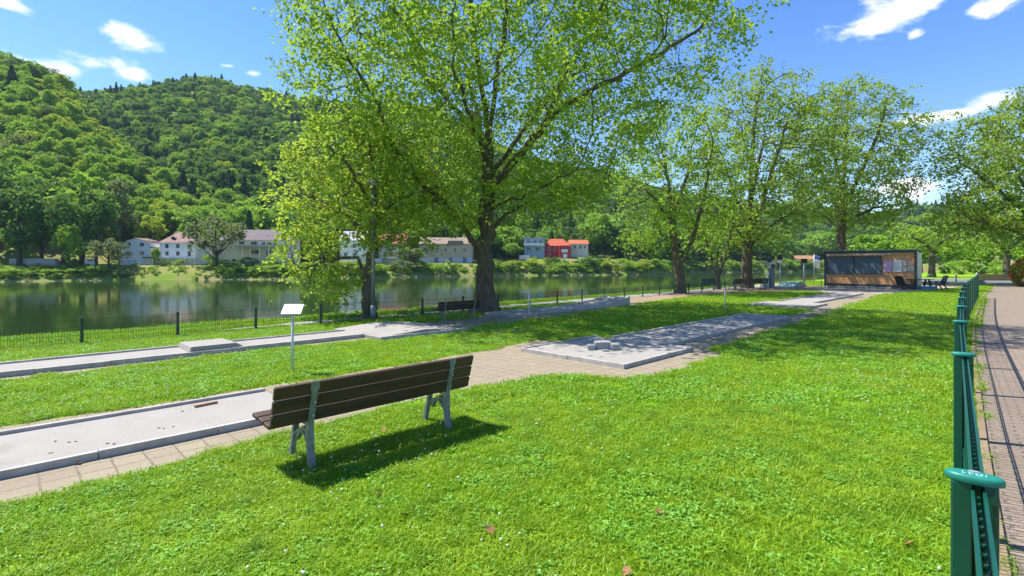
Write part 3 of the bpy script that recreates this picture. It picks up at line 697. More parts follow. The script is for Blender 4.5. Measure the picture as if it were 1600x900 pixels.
def build_tree(name, label, base, seeds, attractors, trunk_r, step=.45, infl=4., kill=.75, iters=140, leaf=.14, per=9, spread=.3, seed=1, mats=('leaf', 'bark'), r0=.01, twig=.03,
               group='plane trees on the lawn', trop=(0, 0, .06), flare=1.55, up=.75, minr=.0, keep=.46):
    """seeds: list of polylines in local metres; the first is the trunk; later ones start where they join"""
    rng = np.random.default_rng(seed)
    nodes = []; par = []
    for si, pl in enumerate(seeds):
        pl = [np.array(p, float) for p in pl]
        if si == 0: prev = -1
        else: prev = int(np.argmin([np.linalg.norm(q-pl[0]) for q in nodes])); pl = [nodes[prev]]+pl[1:]
        for a, b in zip(pl[:-1], pl[1:]):
            n = max(1, int(round(np.linalg.norm(b-a)/step)))
            if prev == -1: nodes.append(a); par.append(-1); prev = 0
            for k in range(1, n+1):
                q = a+(b-a)*k/n+(rng.normal(size=3)*.035 if len(nodes) > 4 else 0); nodes.append(q); par.append(prev); prev = len(nodes)-1
    P, par = colonize(nodes, par, attractors, step, infl, kill, iters, rng, trop)
    n = len(P); ch = np.zeros(n, int)
    for i in range(1, n): ch[par[i]] += 1
    tips = max(8, int((ch == 0).sum())); ex = math.log(tips)/math.log(trunk_r/r0)
    rp = np.zeros(n); 
    for i in range(n-1, -1, -1):
        if ch[i] == 0: rp[i] = r0**ex
        if par[i] >= 0: rp[par[i]] += rp[i]
    rad = rp**(1/ex)
    kids = [[] for _ in range(n)]
    for i in range(1, n): kids[par[i]].append(i)
    mb = MB(); stack = [(0, -1)]
    while stack:
        i, p = stack.pop(); pts = [] if p < 0 else [P[p]]; rr = [] if p < 0 else [min(rad[p], rad[i]*1.15)]
        c = i
        while True:
            pts.append(P[c]); rr.append(rad[c])
            ks = sorted(kids[c], key=lambda q: -rad[q])
            if not ks: break
            for q in ks[1:]: stack.append((q, c))
            c = ks[0]
        if p < 0:
            rr = [r*(1+(flare-1)*math.exp(-max(pt[2], 0)/.45)) for r, pt in zip(rr, pts)]
            pts = [np.array([pts[0][0], pts[0][1], pts[0][2]-.15])]+pts; rr = [rr[0]*1.1]+rr
        if len(pts) < 2 or max(rr) < minr: continue
        sides = 14 if max(rr) > .2 else 8 if max(rr) > .08 else 5 if max(rr) > .03 else 3
        mb.tube(pts, rr, sides, False)
    t = thing(name, label, 'tree', base, 0, group)
    mb.build('trunk', M[mats[1]], t, smooth=True)
    tw = np.where(rad < twig)[0]
    tw = tw[rng.random(len(tw)) < keep]
    # each twig end carries two flat sprays of leaves
    sub = 2; q = per//sub; cc = np.repeat(P[tw], sub, 0)+rng.normal(size=(len(tw)*sub, 3))*spread*.75*np.array([1, 1, .7]); m = len(cc)
    nc = rng.normal(size=(m, 3))*.5; nc[:, 2] += up; nc /= np.linalg.norm(nc, axis=1)[:, None]
    e1 = np.cross(nc, rng.normal(size=(m, 3))); e1 /= np.linalg.norm(e1, axis=1)[:, None]; e2 = np.cross(nc, e1)
    nn = np.repeat(nc, q, 0); k = m*q
    c = np.repeat(cc, q, 0)+np.repeat(e1, q, 0)*rng.normal(size=(k, 1))*spread*.85+np.repeat(e2, q, 0)*rng.normal(size=(k, 1))*spread*.5+nn*rng.normal(size=(k, 1))*spread*.16
    c[:, 2] -= .25*((c-np.repeat(cc, q, 0))**2).sum(1)/spread
    V, F = leaf_quads(c, leaf, rng, up, .18, nn)
    # whole sprays share a tone, single leaves vary around it
    tone = np.repeat(rng.random(m), q)*.5+rng.random(len(c))*.5
    me = np_mesh('crown', V, F, (M[mats[0]],), False, {'rnd': ('FACE', tone)})
    o = bpy.data.objects.new('crown', me); C.objects.link(o); o.parent = t
    print(name, 'nodes', n, 'tips', tips, 'ex', round(ex, 2), 'leaves', len(F))
    return t
M['leaf'] = leafmat('spring_leaves', (.09, .21, .018), (.29, .44, .04), (.45, .62, .06), .42, .12)
M['leaf_yellow'] = leafmat('yellow_spring_leaves', (.14, .25, .018), (.36, .47, .045), (.54, .66, .08), .45, .12)
M['leaf_mid'] = leafmat('mid_leaves', (.09, .19, .02), (.28, .39, .04), (.44, .58, .07), .40, .12)
rng = np.random.default_rng(7)
def lp(base, pts):
    """limb given by (pixel x, pixel y, shift in depth) in the plane of the tree, as local metres"""
    out = []
    for px, py, dy in pts:
        d = base[1]+dy; out.append(((px-800)/800*d-base[0], dy, 1.83+(413-py)*d/800-base[2]))
    return out
# the big tree
B = (-.93, 19.52, 0)
seeds = [lp(B, [(762, 489, 0), (757, 445, 0), (757, 400, 0), (760, 330, 0), (762, 270, .1), (766, 205, .3), (775, 130, .2), (788, 50, 0), (795, -40, -.2), (800, -130, -.3)]),
         lp(B, [(757, 400, 0), (728, 362, -.2), (706, 335, -.4), (690, 308, -.6), (662, 292, -1.0), (632, 262, -1.5), (606, 215, -2), (590, 160, -2.4), (560, 110, -2.8)]),
         lp(B, [(690, 308, -.6), (655, 318, .4), (610, 330, 1.2), (570, 345, 1.8)]),
         lp(B, [(762, 225, .2), (728, 190, .7), (695, 150, 1.2), (640, 95, 1.8), (570, 55, 2.2), (500, 25, 2.4)]),
         lp(B, [(766, 205, .3), (748, 120, -.8), (742, 50, -1.6), (730, -30, -2.4), (715, -110, -3)]),
         lp(B, [(764, 300, 0), (800, 255, -.5), (845, 205, -1.1), (880, 165, -1.6), (945, 130, -2.2), (1010, 95, -2.6), (1090, 50, -2.8)]),
         lp(B, [(845, 205, -1.1), (880, 120, -.6), (925, 40, -.2), (960, -40, .2)]),
         lp(B, [(763, 280, .05), (795, 235, 1.2), (835, 180, 2.6), (880, 130, 4), (935, 90, 5.2)]),
         lp(B, [(757, 365, 0), (790, 335, .6), (830, 312, 1.2), (880, 300, 1.8), (945, 284, 2.4)]),
         lp(B, [(760, 330, 0), (800, 312, -1.2), (850, 292, -2.6), (900, 268, -3.8)]),
         lp(B, [(762, 260, .1), (745, 215, -1.8), (728, 160, -3.6), (705, 100, -5.2)]),
         lp(B, [(762, 250, .1), (752, 205, 2), (738, 150, 4), (722, 90, 5.6)])]
A = np.concatenate([ell_points(2900, (.9, 0, 10.2), (8.6, 7.6, 6.6), rng, .3), ell_points(460, (-4.0, -.6, 8.2), (3.4, 4.6, 4.4), rng, .2), ell_points(420, (5.6, 0, 10.5), (4.6, 5, 3.4), rng, .2), ell_points(260, (3.2, .4, 4.9), (3.2, 3.4, 1.5), rng, .2), ell_points(240, (-3.0, .4, 4.7), (3.6, 3.2, 1.5), rng, .2)])
# the crown narrows downwards, more so on the right
lim = 3.1+np.clip(A[:, 0]-3.2, 0, 9)*1.05+np.clip(-A[:, 0]-5.5, 0, 9)*.35
A = A[A[:, 2] > lim]
build_tree('plane_tree', 'largest spreading tree with a thick forked trunk in the middle of the lawn', B, seeds, A, .33, step=.42, infl=3.2, kill=.62, iters=150, leaf=.13, per=54, spread=.42, seed=3, twig=.020, r0=.0085, flare=1.7, keep=.52)
# the small leaning tree by the river
B = (-4.86, 17.43, -.03)
seeds = [lp(B, [(579, 498, 0), (574, 470, 0), (574, 440, 0), (580, 400, 0), (584, 360, 0), (588, 310, .1), (584, 255, 0), (575, 210, 0)]),
         lp(B, [(576, 420, 0), (560, 405, -.2), (530, 402, -.5), (505, 410, -.7), (478, 420, -.9)]),
         lp(B, [(582, 370, 0), (548, 340, .3), (508, 315, .6), (468, 300, .8)]), lp(B, [(584, 345, 0), (620, 310, -.3), (655, 300, -.5), (690, 290, -.8)]),
         lp(B, [(580, 400, 0), (610, 370, .6), (645, 352, 1.2)]), lp(B, [(586, 330, 0), (560, 280, -.9), (525, 240, -1.5), (490, 210, -1.8)])]
A = np.concatenate([ell_points(900, (-.3, 0, 4.5), (2.9, 2.6, 2.6), rng, .3), ell_points(330, (-1.7, -.2, 2.5), (1.2, 1.6, 1.9), rng, .1), ell_points(130, (-1.3, -.2, 1.1), (.8, .9, .9), rng, .1), ell_points(160, (1.7, -.3, 3.6), (1.6, 1.5, 1.1), rng, .2)])
A = A[(A[:, 2] > .3) & ((A[:, 0] < -.5) | (A[:, 2] > 2.2))]
build_tree('plane_tree', 'small yellow green tree with drooping branches and a leaning trunk behind the lamp post', B, seeds, A, .18, step=.3, infl=2.2, kill=.42, iters=120, leaf=.12, per=44, spread=.31, seed=5, mats=('leaf_yellow', 'bark'), twig=.019, r0=.009, trop=(0, 0, -.02))
# the row towards the kiosk
B = (10.7, 32.53, 0)
seeds = [lp(B, [(1063, 459, 0), (1062, 430, 0), (1058, 405, 0), (1052, 375, 0), (1050, 340, .2), (1045, 300, .3), (1040, 250, .3)]),
         lp(B, [(1060, 412, 0), (1076, 385, -.3), (1086, 360, -.6), (1100, 310, -1), (1108, 250, -1.2)]), lp(B, [(1051, 350, .1), (1030, 320, .8), (1005, 290, 1.3)]), lp(B, [(1050, 340, .1), (1065, 300, 1.2), (1080, 250, 2)])]
A = np.concatenate([ell_points(1150, (-.2, 0, 7.6), (4.4, 4.2, 4.9), rng, .3), ell_points(180, (-1.5, -.3, 3.6), (2.8, 2.4, 1.2), rng, .2)])
build_tree('plane_tree', 'medium tree with a low V shaped fork between two thicker trunks at the river fence', B, seeds, A, .29, step=.45, infl=3, kill=.62, iters=110, leaf=.17, per=36, spread=.44, seed=8, mats=('leaf', 'bark'), twig=.026, r0=.013)
B = (18.15, 39.57, 0)
seeds = [lp(B, [(1167, 451, 0), (1167, 420, 0), (1168, 370, 0), (1172, 300, 0), (1176, 220, 0), (1185, 150, 0)]), lp(B, [(1168, 370, 0), (1190, 320, -.8), (1212, 250, -1.2), (1232, 180, -1.5)]),
         lp(B, [(1169, 350, 0), (1145, 300, .8), (1128, 240, 1.2)]), lp(B, [(1170, 330, 0), (1180, 280, 2), (1195, 210, 3)]), lp(B, [(1168, 380, 0), (1145, 350, -1), (1118, 330, -2)]), lp(B, [(1168, 385, 0), (1200, 355, -1), (1232, 335, -1.5)])]
A = np.concatenate([ell_points(1500, (1.6, 0, 10.6), (5.7, 5.2, 7.0), rng, .3), ell_points(260, (.2, -.4, 4.8), (4.6, 3.6, 1.6), rng, .2)])
build_tree('plane_tree', 'tall tree with a thick straight trunk at the river fence left of the kiosk', B, seeds, A, .37, step=.5, infl=3.4, kill=.7, iters=120, leaf=.19, keep=.52, per=34, spread=.48, seed=11, mats=('leaf_mid', 'bark'), twig=.03, r0=.015)
B = (32.8, 51, 0)
seeds = [lp(B, [(1315, 442, 0), (1315, 390, 0), (1316, 330, 0), (1318, 280, 0), (1322, 210, 0), (1325, 150, 0)]), lp(B, [(1316, 330, 0), (1345, 270, -1), (1372, 210, -2), (1385, 160, -2.5)]), lp(B, [(1315, 340, 0), (1290, 285, 1), (1268, 220, 1.5)]),
         lp(B, [(1315, 365, 0), (1285, 335, -1.5), (1250, 320, -2.5)]), lp(B, [(1316, 355, 0), (1365, 325, -1.2), (1415, 318, -2)]), lp(B, [(1317, 300, 0), (1300, 230, -2), (1310, 160, -3)])]
A = np.concatenate([ell_points(1900, (.9, 0, 12.6), (7.4, 7, 7.6), rng, .3), ell_points(160, (1.6, -.4, 6.8), (4.2, 3.6, 1.6), rng, .2)])
build_tree('plane_tree', 'tall broad dark tree rising directly behind the wooden kiosk', B, seeds, A, .40, step=.6, infl=4, kill=.85, iters=120, leaf=.23, per=42, spread=.58, keep=.52, seed=14, mats=('leaf_mid', 'bark'), twig=.034, r0=.017)
B = (47.5, 45, 0)
seeds = [lp(B, [(1645, 445, 0), (1643, 410, 0), (1640, 385, 0), (1632, 340, 0), (1625, 290, 0), (1620, 220, 0)]), lp(B, [(1642, 400, 0), (1612, 376, -.5), (1585, 362, -1), (1550, 350, -1.5), (1510, 340, -2)]), lp(B, [(1638, 370, 0), (1595, 325, 1), (1550, 290, 1.5), (1510, 260, 2)]),
         lp(B, [(1640, 380, 0), (1680, 330, 0), (1720, 280, 0)]), lp(B, [(1635, 350, 0), (1600, 290, -3), (1570, 230, -5)])]
A = np.concatenate([ell_points(1900, (.2, 0, 10.4), (8.6, 7.4, 7.6), rng, .3), ell_points(300, (-6.6, -1, 6.4), (4.2, 4.2, 3.0), rng, .1)]); A = A[A[:, 2] > 4.3]
build_tree('plane_tree', 'bright spreading tree at the right edge with dark horizontal branches over the path', B, seeds, A, .38, step=.55, infl=3.8, kill=.8, iters=120, leaf=.22, per=46, spread=.54, keep=.62, seed=17, mats=('leaf_mid', 'bark'), twig=.032, r0=.016)
B = (15.0, 37.5, 0)
seeds = [lp(B, [(1122, 453, 0), (1121, 440, 0), (1128, 415, 0), (1138, 380, 0), (1146, 350, 0)]), lp(B, [(1121, 440, 0), (1114, 415, 0), (1108, 390, 0), (1098, 360, 0)]), lp(B, [(1121, 440, 0), (1120, 410, .6), (1122, 370, 1)])]
A = ell_points(520, (.1, 0, 4.4), (2.9, 2.6, 2.3), rng, .2)
build_tree('plane_tree', 'small yellow green multi stemmed tree just left of the thick straight trunk', B, seeds, A, .16, step=.4, infl=3, kill=.55, iters=90, leaf=.24, per=13, spread=.4, seed=21, mats=('leaf', 'bark'), twig=.026, r0=.012)
B = (59.5, 72.5, 0)
seeds = [lp(B, [(1456, 434, 0), (1456, 405, 0), (1460, 385, 0), (1470, 360, 0), (1475, 335, 0)]), lp(B, [(1457, 395, 0), (1435, 375, -1), (1405, 362, -1.5)]), lp(B, [(1459, 388, 0), (1490, 368, 0), (1515, 355, 0)])]
A = ell_points(620, (.6, 0, 6.4), (6.2, 5, 3.6), rng, .2)
build_tree('plane_tree', 'low wide tree with a bent trunk on the lit lawn right of the kiosk', B, seeds, A, .38, step=.65, infl=4.5, kill=1., iters=80, leaf=.42, per=14, spread=.6, seed=24, mats=('leaf', 'bark'), twig=.05, r0=.025)
B = (75.2, 78, 0)
seeds = [lp(B, [(1573, 432, 0), (1573, 400, 0), (1572, 375, 0), (1568, 345, 0)]), lp(B, [(1573, 392, 0), (1550, 372, -1), (1520, 365, -1.5)]), lp(B, [(1573, 390, 0), (1600, 370, 0), (1630, 360, 0)])]
A = ell_points(620, (0, 0, 7.8), (7.5, 6, 4.6), rng, .2)
build_tree('plane_tree', 'distant tree with a dark straight trunk behind the timber barrier', B, seeds, A, .42, step=.7, infl=5, kill=1.1, iters=80, leaf=.45, per=14, spread=.65, seed=27, mats=('leaf_mid', 'bark'), twig=.055, r0=.026)
# red flowering shrub at the right edge
def shrub(name, label, cat, loc, r, n, leaf, m, seed, group=None, flowers=None):
    rg = np.random.default_rng(seed); t = thing(name, label, cat, loc, 0, group)
    P = ell_points(n, (0, 0, r[2]*.9), r, rg, .6); lump = 1+.22*np.sin(P[:, 0]*4/r[0]+seed)*np.cos(P[:, 1]*4/r[1])+.15*np.sin(P[:, 2]*7/r[2]); P[:, :2] *= lump[:, None]; P = P[P[:, 2] > .02]
    V, F = leaf_quads(P, leaf, rg, .3); me = np_mesh('foliage', V, F, (m,), False, {'rnd': ('FACE', rg.random(len(F)))})
    o = bpy.data.objects.new('foliage', me); C.objects.link(o); o.parent = t
    mb = MB()
    for k in range(7): a = k*.9; mb.tube([(0, 0, 0), (r[0]*.3*math.cos(a), r[1]*.3*math.sin(a), r[2]*.7), (r[0]*.6*math.cos(a), r[1]*.6*math.sin(a), r[2]*1.3)], [.04, .025, .01], 5, False)
    mb.build('stem', M['bark_far'], t)
    if flowers:
        P = ell_points(int(n*.55), (0, 0, r[2]*.95), (r[0]*1.08, r[1]*1.08, r[2]*1.06), rg, .9); V, F = leaf_quads(P, leaf*.9, rg, .2); me = np_mesh('blossom', V, F, (flowers,), False, {'rnd': ('FACE', rg.random(len(F)))})
        o = bpy.data.objects.new('blossom', me); C.objects.link(o); o.parent = t
    return t
M['redfl'] = leafmat('red_blossom', (.35, .025, .01), (.5, .07, .02), (.5, .1, .03), .3)
shrub('flowering_shrub', 'red flowering shrub at the right edge beside the timber barrier', 'shrub', px_at(1608, 42), (1.2, 1.1, 1.2), 2600, .13, M['leaf_mid'], 5, None, M['redfl'])

# ------------------------------------------------------------------ far trees: kinds shared by the forest
def crown_mesh(name, kind, seed, m):
    rg = np.random.default_rng(seed)
    if kind == 'conifer':
        n = 1500; h = rg.random(n)**1.25; rad = (1-h)*(.24+.06*np.sin(h*34))*np.sqrt(rg.uniform(.35, 1, n)); a = rg.uniform(0, 6.283, n)
        P = np.stack([rad*np.cos(a), rad*np.sin(a), .06+h*.94], 1); sz = .085
    else:
        # lumps of leaf clumps round a loose skeleton, height 1
        nl = {'round': 26, 'tall': 26, 'bush': 16, 'willow': 30}[kind]; ctr = {'round': (0, 0, .60), 'tall': (0, 0, .57), 'bush': (0, 0, .42), 'willow': (0, 0, .58)}[kind]
        rr = {'round': (.36, .36, .33), 'tall': (.23, .23, .38), 'bush': (.55, .55, .40), 'willow': (.38, .38, .36)}[kind]
        L_ = ell_points(nl, ctr, rr, rg, .55); lr = rg.uniform(.45, 1, nl)*{'round': .17, 'tall': .14, 'bush': .24, 'willow': .15}[kind]
        per = {'round': 72, 'tall': 66, 'bush': 60, 'willow': 46}[kind]
        c = np.repeat(L_, per, 0); r = np.repeat(lr, per)
        d = rg.normal(size=(nl*per, 3)); d[:, 2] += .25; d /= np.linalg.norm(d, axis=1)[:, None]
        P = c+d*(r*rg.uniform(.55, 1.15, nl*per))[:, None]*np.array([1, 1, .8]); sz = {'round': .062, 'tall': .052, 'bush': .085, 'willow': .05}[kind]
        P = P[P[:, 2] > .02]
    V, F = leaf_quads(P, sz, rg, .35)
    return np_mesh(name, V, F, (m,), False, {'rnd': ('FACE', rg.random(len(F)))})
def trunk_mesh(kind, seed):
    rg = random.Random(seed); mb = MB()
    if kind == 'bush':
        for k in range(5): a = k*1.3; mb.tube([(0, 0, -.05), (.2*math.cos(a), .2*math.sin(a), .3), (.35*math.cos(a), .35*math.sin(a), .6)], [.02, .014, .006], 5, False)
    elif kind == 'conifer': mb.tube([(0, 0, -.05), (0, 0, .5), (0, 0, .96)], [.02, .014, .003], 6, False)
    else:
        f = .3 if kind != 'willow' else .12
        mb.tube([(0, 0, -.05), (.01, 0, f), (-.01, .01, .55), (0, 0, .8)], [.03, .022, .014, .004], 7, False)
        for k in range(8):
            a = k*2.4+rg.random(); z = f+rg.random()*.25; q = rg.uniform(.18, .3); mb.tube([(0, 0, z), (q*.5*math.cos(a), q*.5*math.sin(a), z+.12), (q*math.cos(a), q*math.sin(a), z+.26)], [.013, .008, .003], 5, False)
    return np_mesh('trunk', mb.v, mb.f, (M['bark_far'],), True)
TONES = {'mid': ((.14, .30, .022), (.28, .44, .035), (.46, .68, .06)), 'dark': ((.055, .145, .024), (.115, .22, .034), (.24, .42, .05)), 'yellow': ((.26, .38, .025), (.36, .45, .035), (.6, .7, .06)),
         'grey': ((.13, .17, .055), (.20, .24, .08), (.32, .40, .12)), 'conifer': ((.04, .10, .03), (.065, .135, .04), (.08, .16, .05))}
for k, (a, b, c) in TONES.items(): M['far_'+k] = leafmat('far_leaves_'+k, a, b, c, .28, .55, rough=.7)
protos = {}
def far_tree(name, label, loc, h, w, kind, tone, rot, cat='tree', group=None):
    key = (kind, tone, int(rot*7) % 2)
    if key not in protos:
        sd_ = 31+len(protos)*3
        cm = crown_mesh('crown', kind, sd_, M['far_'+tone]); tm = trunk_mesh(kind, sd_); protos[key] = (cm, tm)
    cm, tm = protos[key]; t = thing(name, label, cat, loc, rot, group)
    nat = {'round': .86, 'tall': .6, 'bush': 1.3, 'willow': .9, 'conifer': .5}[kind]
    for nm, me in (('crown', cm), ('trunk' if kind != 'bush' else 'stem', tm)):
        o = bpy.data.objects.new(nm, me); C.objects.link(o); o.parent = t
    t.scale = (w/nat, w/nat, h); return t

# ------------------------------------------------------------------ houses across the river
def house(label, px0, px1, doff, wall_top, wall_base, roof_top, wallc, roofc, wins, roof='hip', over=.35, dep=9., rot=0., extra=None, name='house', storeycol=None, trim=(.6, .62, .64)):
    pc = (px0+px1)/2; d = float(y0_of(pc))+doff; s = d/800
    base = 1.83+(413-wall_base)*s; wz = (wall_base-wall_top)*s; Wd = (px1-px0)*s; rz = (wall_top-roof_top)*s
    t = thing(name, label, 'house', px_at(pc, d, base), rot, 'houses across the river')
    wm = mat('wall_paint', wallc, tuple(x*.88 for x in wallc), rough=.85, scale=.6); rm = mat('roof_tiles', roofc, tuple(x*.7 for x in roofc), rough=.8, scale=1.2, bump=.5, bscale=8)
    tm = mat('window_frame', trim, rough=.6); gm = M['pane']
    MB().box(-Wd/2, Wd/2, 0, dep, -4, wz).build('wall', wm, t)
    if storeycol: MB().box(-Wd/2-.04, Wd/2+.04, -.06, dep*.5, -.2, wz*storeycol[1]).build('ground_storey', mat('ground_storey_paint', storeycol[0], rough=.85), t)
    x0, x1, y0, y1 = -Wd/2-over, Wd/2+over, -over, dep+over; th = .18
    mb = MB()
    if roof == 'hip':
        ins = min(dep/2+over, Wd*.28); V = [(x0, y0, wz), (x1, y0, wz), (x1, y1, wz), (x0, y1, wz), (x0+ins, dep/2, wz+rz), (x1-ins, dep/2, wz+rz)]
        F = [(0, 1, 5, 4), (1, 2, 5), (2, 3, 4, 5), (3, 0, 4)]
    elif roof == 'gable':
        V = [(x0, y0, wz), (x1, y0, wz), (x1, y1, wz), (x0, y1, wz), (x0, dep/2, wz+rz), (x1, dep/2, wz+rz)]; F = [(0, 1, 5, 4), (1, 2, 5), (2, 3, 4, 5), (3, 0, 4)]
    elif roof == 'front':                                            # gable end towards the river
        V = [(x0, y0, wz), (x1, y0, wz), (x1, y1, wz), (x0, y1, wz), (0, y0, wz+rz), (0, y1, wz+rz)]; F = [(0, 1, 4), (1, 2, 5, 4), (2, 3, 5), (3, 0, 4, 5)]
    elif roof == 'barrel':                                           # many sided low roof
        V = [(x0, y0, wz-rz*.9), (x0+(x1-x0)*.22, y0, wz+rz*.55), (0, y0, wz+rz), (x1-(x1-x0)*.22, y0, wz+rz*.55), (x1, y0, wz-rz*.9)]; V += [(a, y1, c) for a, b, c in V]
        F = [(i, i+1, i+6, i+5) for i in range(4)]
        V += [(a, b, c-.02) for a, b, c in ((-Wd/2, .02, wz), (Wd/2, .02, wz))]
    else: V = [(x0, y0, wz), (x1, y0, wz), (x1, y1, wz), (x0, y1, wz)]+[(x0, y0, wz+rz), (x1, y0, wz+rz), (x1, y1, wz+rz), (x0, y1, wz+rz)]; F = [(4, 5, 6, 7), (0, 1, 5, 4), (1, 2, 6, 5), (2, 3, 7, 6), (3, 0, 4, 7)]
    if roof in ('hip', 'gable', 'front'): F = F+[(3, 2, 1, 0)]
    mb.add(V, F); r = mb.build('roof', rm, t)
    if roof == 'front' :
        MB().add([(-Wd/2, -.01, wz-.01), (Wd/2, -.01, wz-.01), (0, -.01, wz+rz*(Wd/(Wd+2*over))), (-Wd/2, .2, wz-.01), (Wd/2, .2, wz-.01), (0, .2, wz+rz*(Wd/(Wd+2*over)))], [(0, 1, 2), (5, 4, 3), (0, 3, 4, 1), (1, 4, 5, 2), (2, 5, 3, 0)]).build('gable_wall', wm, t)
    if roof == 'barrel':
        MB().add([(-Wd/2, -.02, wz-rz*.75), (Wd/2, -.02, wz-rz*.75), (Wd*.29, -.02, wz+rz*.5), (0, -.02, wz+rz*.93), (-Wd*.29, -.02, wz+rz*.5)]+[(-Wd/2, .3, wz-rz*.75), (Wd/2, .3, wz-rz*.75), (Wd*.29, .3, wz+rz*.5), (0, .3, wz+rz*.93), (-Wd*.29, .3, wz+rz*.5)], [(0, 1, 2, 3, 4), (9, 8, 7, 6, 5)]).build('gable_wall', wm, t)
    for wx, wy, ww, wh in wins:                                       # pixel boxes (centre, size)
        x = (wx-pc)*s; z = (wall_base-wy)*s; a = ww*s/2; b = wh*s/2
        f = MB().box(x-a-.09, x+a+.09, -.07, .02, z-b-.12, z+b+.09).build('window', tm, t)
        pm = MB().box(x-a, x+a, -.095, -.06, z-b, z+b).build('pane', gm, f)
        MB().box(x-.035, x+.035, -.11, -.09, z-b, z+b).build('mullion', tm, f)
    if extra: extra(t, pc, s, wall_base, wz, rz, dep, r, wm, rm)
    return t
m, nt, N, L, bs = nt_new('window_glass'); bs.inputs['Base Color'].default_value = (.035, .05, .06, 1); bs.inputs['Roughness'].default_value = .12; M['pane'] = m
def xbox(t, pc, s, wb, name, px0, px1, py0, py1, y0, y1, m, parent=None):
    return MB().box((px0-pc)*s, (px1-pc)*s, y0, y1, (wb-py1)*s, (wb-py0)*s).build(name, m, parent or t)
def ex1(t, pc, s, wb, wz, rz, dep, r, wm, rm):
    gd = mat('garage_door', (.62, .66, .72), (.52, .57, .64))
    for a in (189.5, 198, 207): xbox(t, pc, s, wb, 'garage_door', a, a+7, 405.5, 412.5, -.06, .05, gd)
    xbox(t, pc, s, wb, 'carport', 226.5, 244, 401.5, 403, -1.5, 4, M['anthracite']); xbox(t, pc, s, wb, 'carport_post', 226.8, 228, 403, 413, -1.5, -1.2, M['white']); xbox(t, pc, s, wb, 'carport_post', 242.5, 243.6, 403, 413, -1.5, -1.2, M['white'])
house('white house with a low shallow roof, two rows of two windows and garage doors', 188, 235.5, 20, 380, 413, 371.5, (.88, .89, .90), (.24, .17, .14), [(201, 382, 6, 4.6), (222, 382, 6, 4.6), (201, 395.5, 6, 5.4), (222, 395.5, 6, 5.4)], 'barrel', extra=ex1)
def ex2(t, pc, s, wb, wz, rz, dep, r, wm, rm):
    xbox(t, pc, s, wb, 'dormer', 263.5, 266.5, 369.5, 374.5, 1.2, 3, M['anthracite'], r); xbox(t, pc, s, wb, 'dormer', 267, 271, 371.5, 374.5, .8, 3, M['anthracite'], r)
    xbox(t, pc, s, wb, 'terrace', 249, 311, 402.6, 404.2, -2.2, .0, M['white'])
    for a in (250, 268, 286, 294, 303, 309): xbox(t, pc, s, wb, 'terrace_post', a, a+1.2, 404.2, 413, -2.1, -1.8, M['white'])
house('tall white house with a hipped brown roof and three columns of windows', 249.5, 306, 20, 379, 413, 361.5, (.90, .90, .88), (.26, .14, .125), [(261, 384.5, 4.6, 6), (278, 384.5, 4.6, 6), (296, 384.5, 4.6, 6), (261, 396, 4.6, 6), (278, 396, 4.6, 6), (296, 396.5, 4.6, 7.5)], 'hip', extra=ex2)
def ex3(t, pc, s, wb, wz, rz, dep, r, wm, rm):
    ch = mat('white_chimney', (.66, .64, .6))
    xbox(t, pc, s, wb, 'chimney', 327.5, 330.5, 355.5, 384, -.4, .8, ch); xbox(t, pc, s, wb, 'skylight', 413, 417, 367, 370, 2.0, 3.2, M['white'], r); xbox(t, pc, s, wb, 'canopy', 372, 448, 384, 387, -2.4, 0, mat('pale_canopy', (.44, .46, .42)))
    for a in (384, 396, 410, 424, 440): xbox(t, pc, s, wb, 'canopy_post', a, a+1, 387, 411, -2.3, -2.0, M['white'])
house('long cream building with a dark ridge roof behind the loose grey tree', 331, 446, 24, 375, 411, 357, (.62, .58, .48), (.13, .10, .105), [(378, 379.5, 8, 4), (397, 380, 9, 4.4), (412, 380.5, 5, 4), (421, 381, 6, 4), (430, 381, 5, 4), (442, 381, 5, 4), (398, 394, 12, 6), (420, 395, 8, 7)], 'hip', dep=12, extra=ex3)
house('pale villa with a light roof, half hidden by the yellow green tree', 531, 574, 22, 376, 411, 360, (.85, .85, .83), (.45, .45, .45), [(540, 384, 5, 6), (554, 384, 5, 6), (567, 384, 5, 6), (540, 398, 5, 6), (554, 398, 5, 6)], 'gable')
def ex5(t, pc, s, wb, wz, rz, dep, r, wm, rm):
    xbox(t, pc, s, wb, 'bay_window', 597, 622, 391, 404, -1.0, 0, M['white']); xbox(t, pc, s, wb, 'bay_glass', 600, 620, 394, 401, -1.06, -.98, M['pane']); xbox(t, pc, s, wb, 'garden_wall', 585, 598, 404, 410, -2, -1.2, M['white'])
house('cream house with a red tiled gable roof and a glazed white bay', 592, 634, 22, 381, 411, 364, (.55, .47, .34), (.36, .10, .07), [(603, 386, 5, 4), (614, 386, 5, 4), (626, 388, 5, 5)], 'gable', extra=ex5)
def ex6(t, pc, s, wb, wz, rz, dep, r, wm, rm):
    xbox(t, pc, s, wb, 'cross_gable', 700, 722, 376, 383, -.4, 5, rm, r)
    for a in (682, 704, 726): xbox(t, pc, s, wb, 'door', a-3, a+3, 402, 411, -.12, 0, mat('blue_door', (.16, .2, .3)))
house('wide beige stone building with a pale blue ground storey behind the big trunk', 655, 737, 22, 381, 411.5, 370, (.46, .38, .27), (.26, .19, .14), [(668, 390, 4, 6), (682, 391, 4, 6), (696, 391, 4, 6), (711, 391, 4, 6), (726, 391, 4, 6)], 'gable', dep=10, storeycol=((.52, .56, .64), .27), extra=ex6)
def ex7(t, pc, s, wb, wz, rz, dep, r, wm, rm):
    xbox(t, pc, s, wb, 'balcony', 818, 850, 380, 384, -1.5, 0, M['white']); xbox(t, pc, s, wb, 'garage', 811, 827, 399, 405, -4, 0, M['white'])
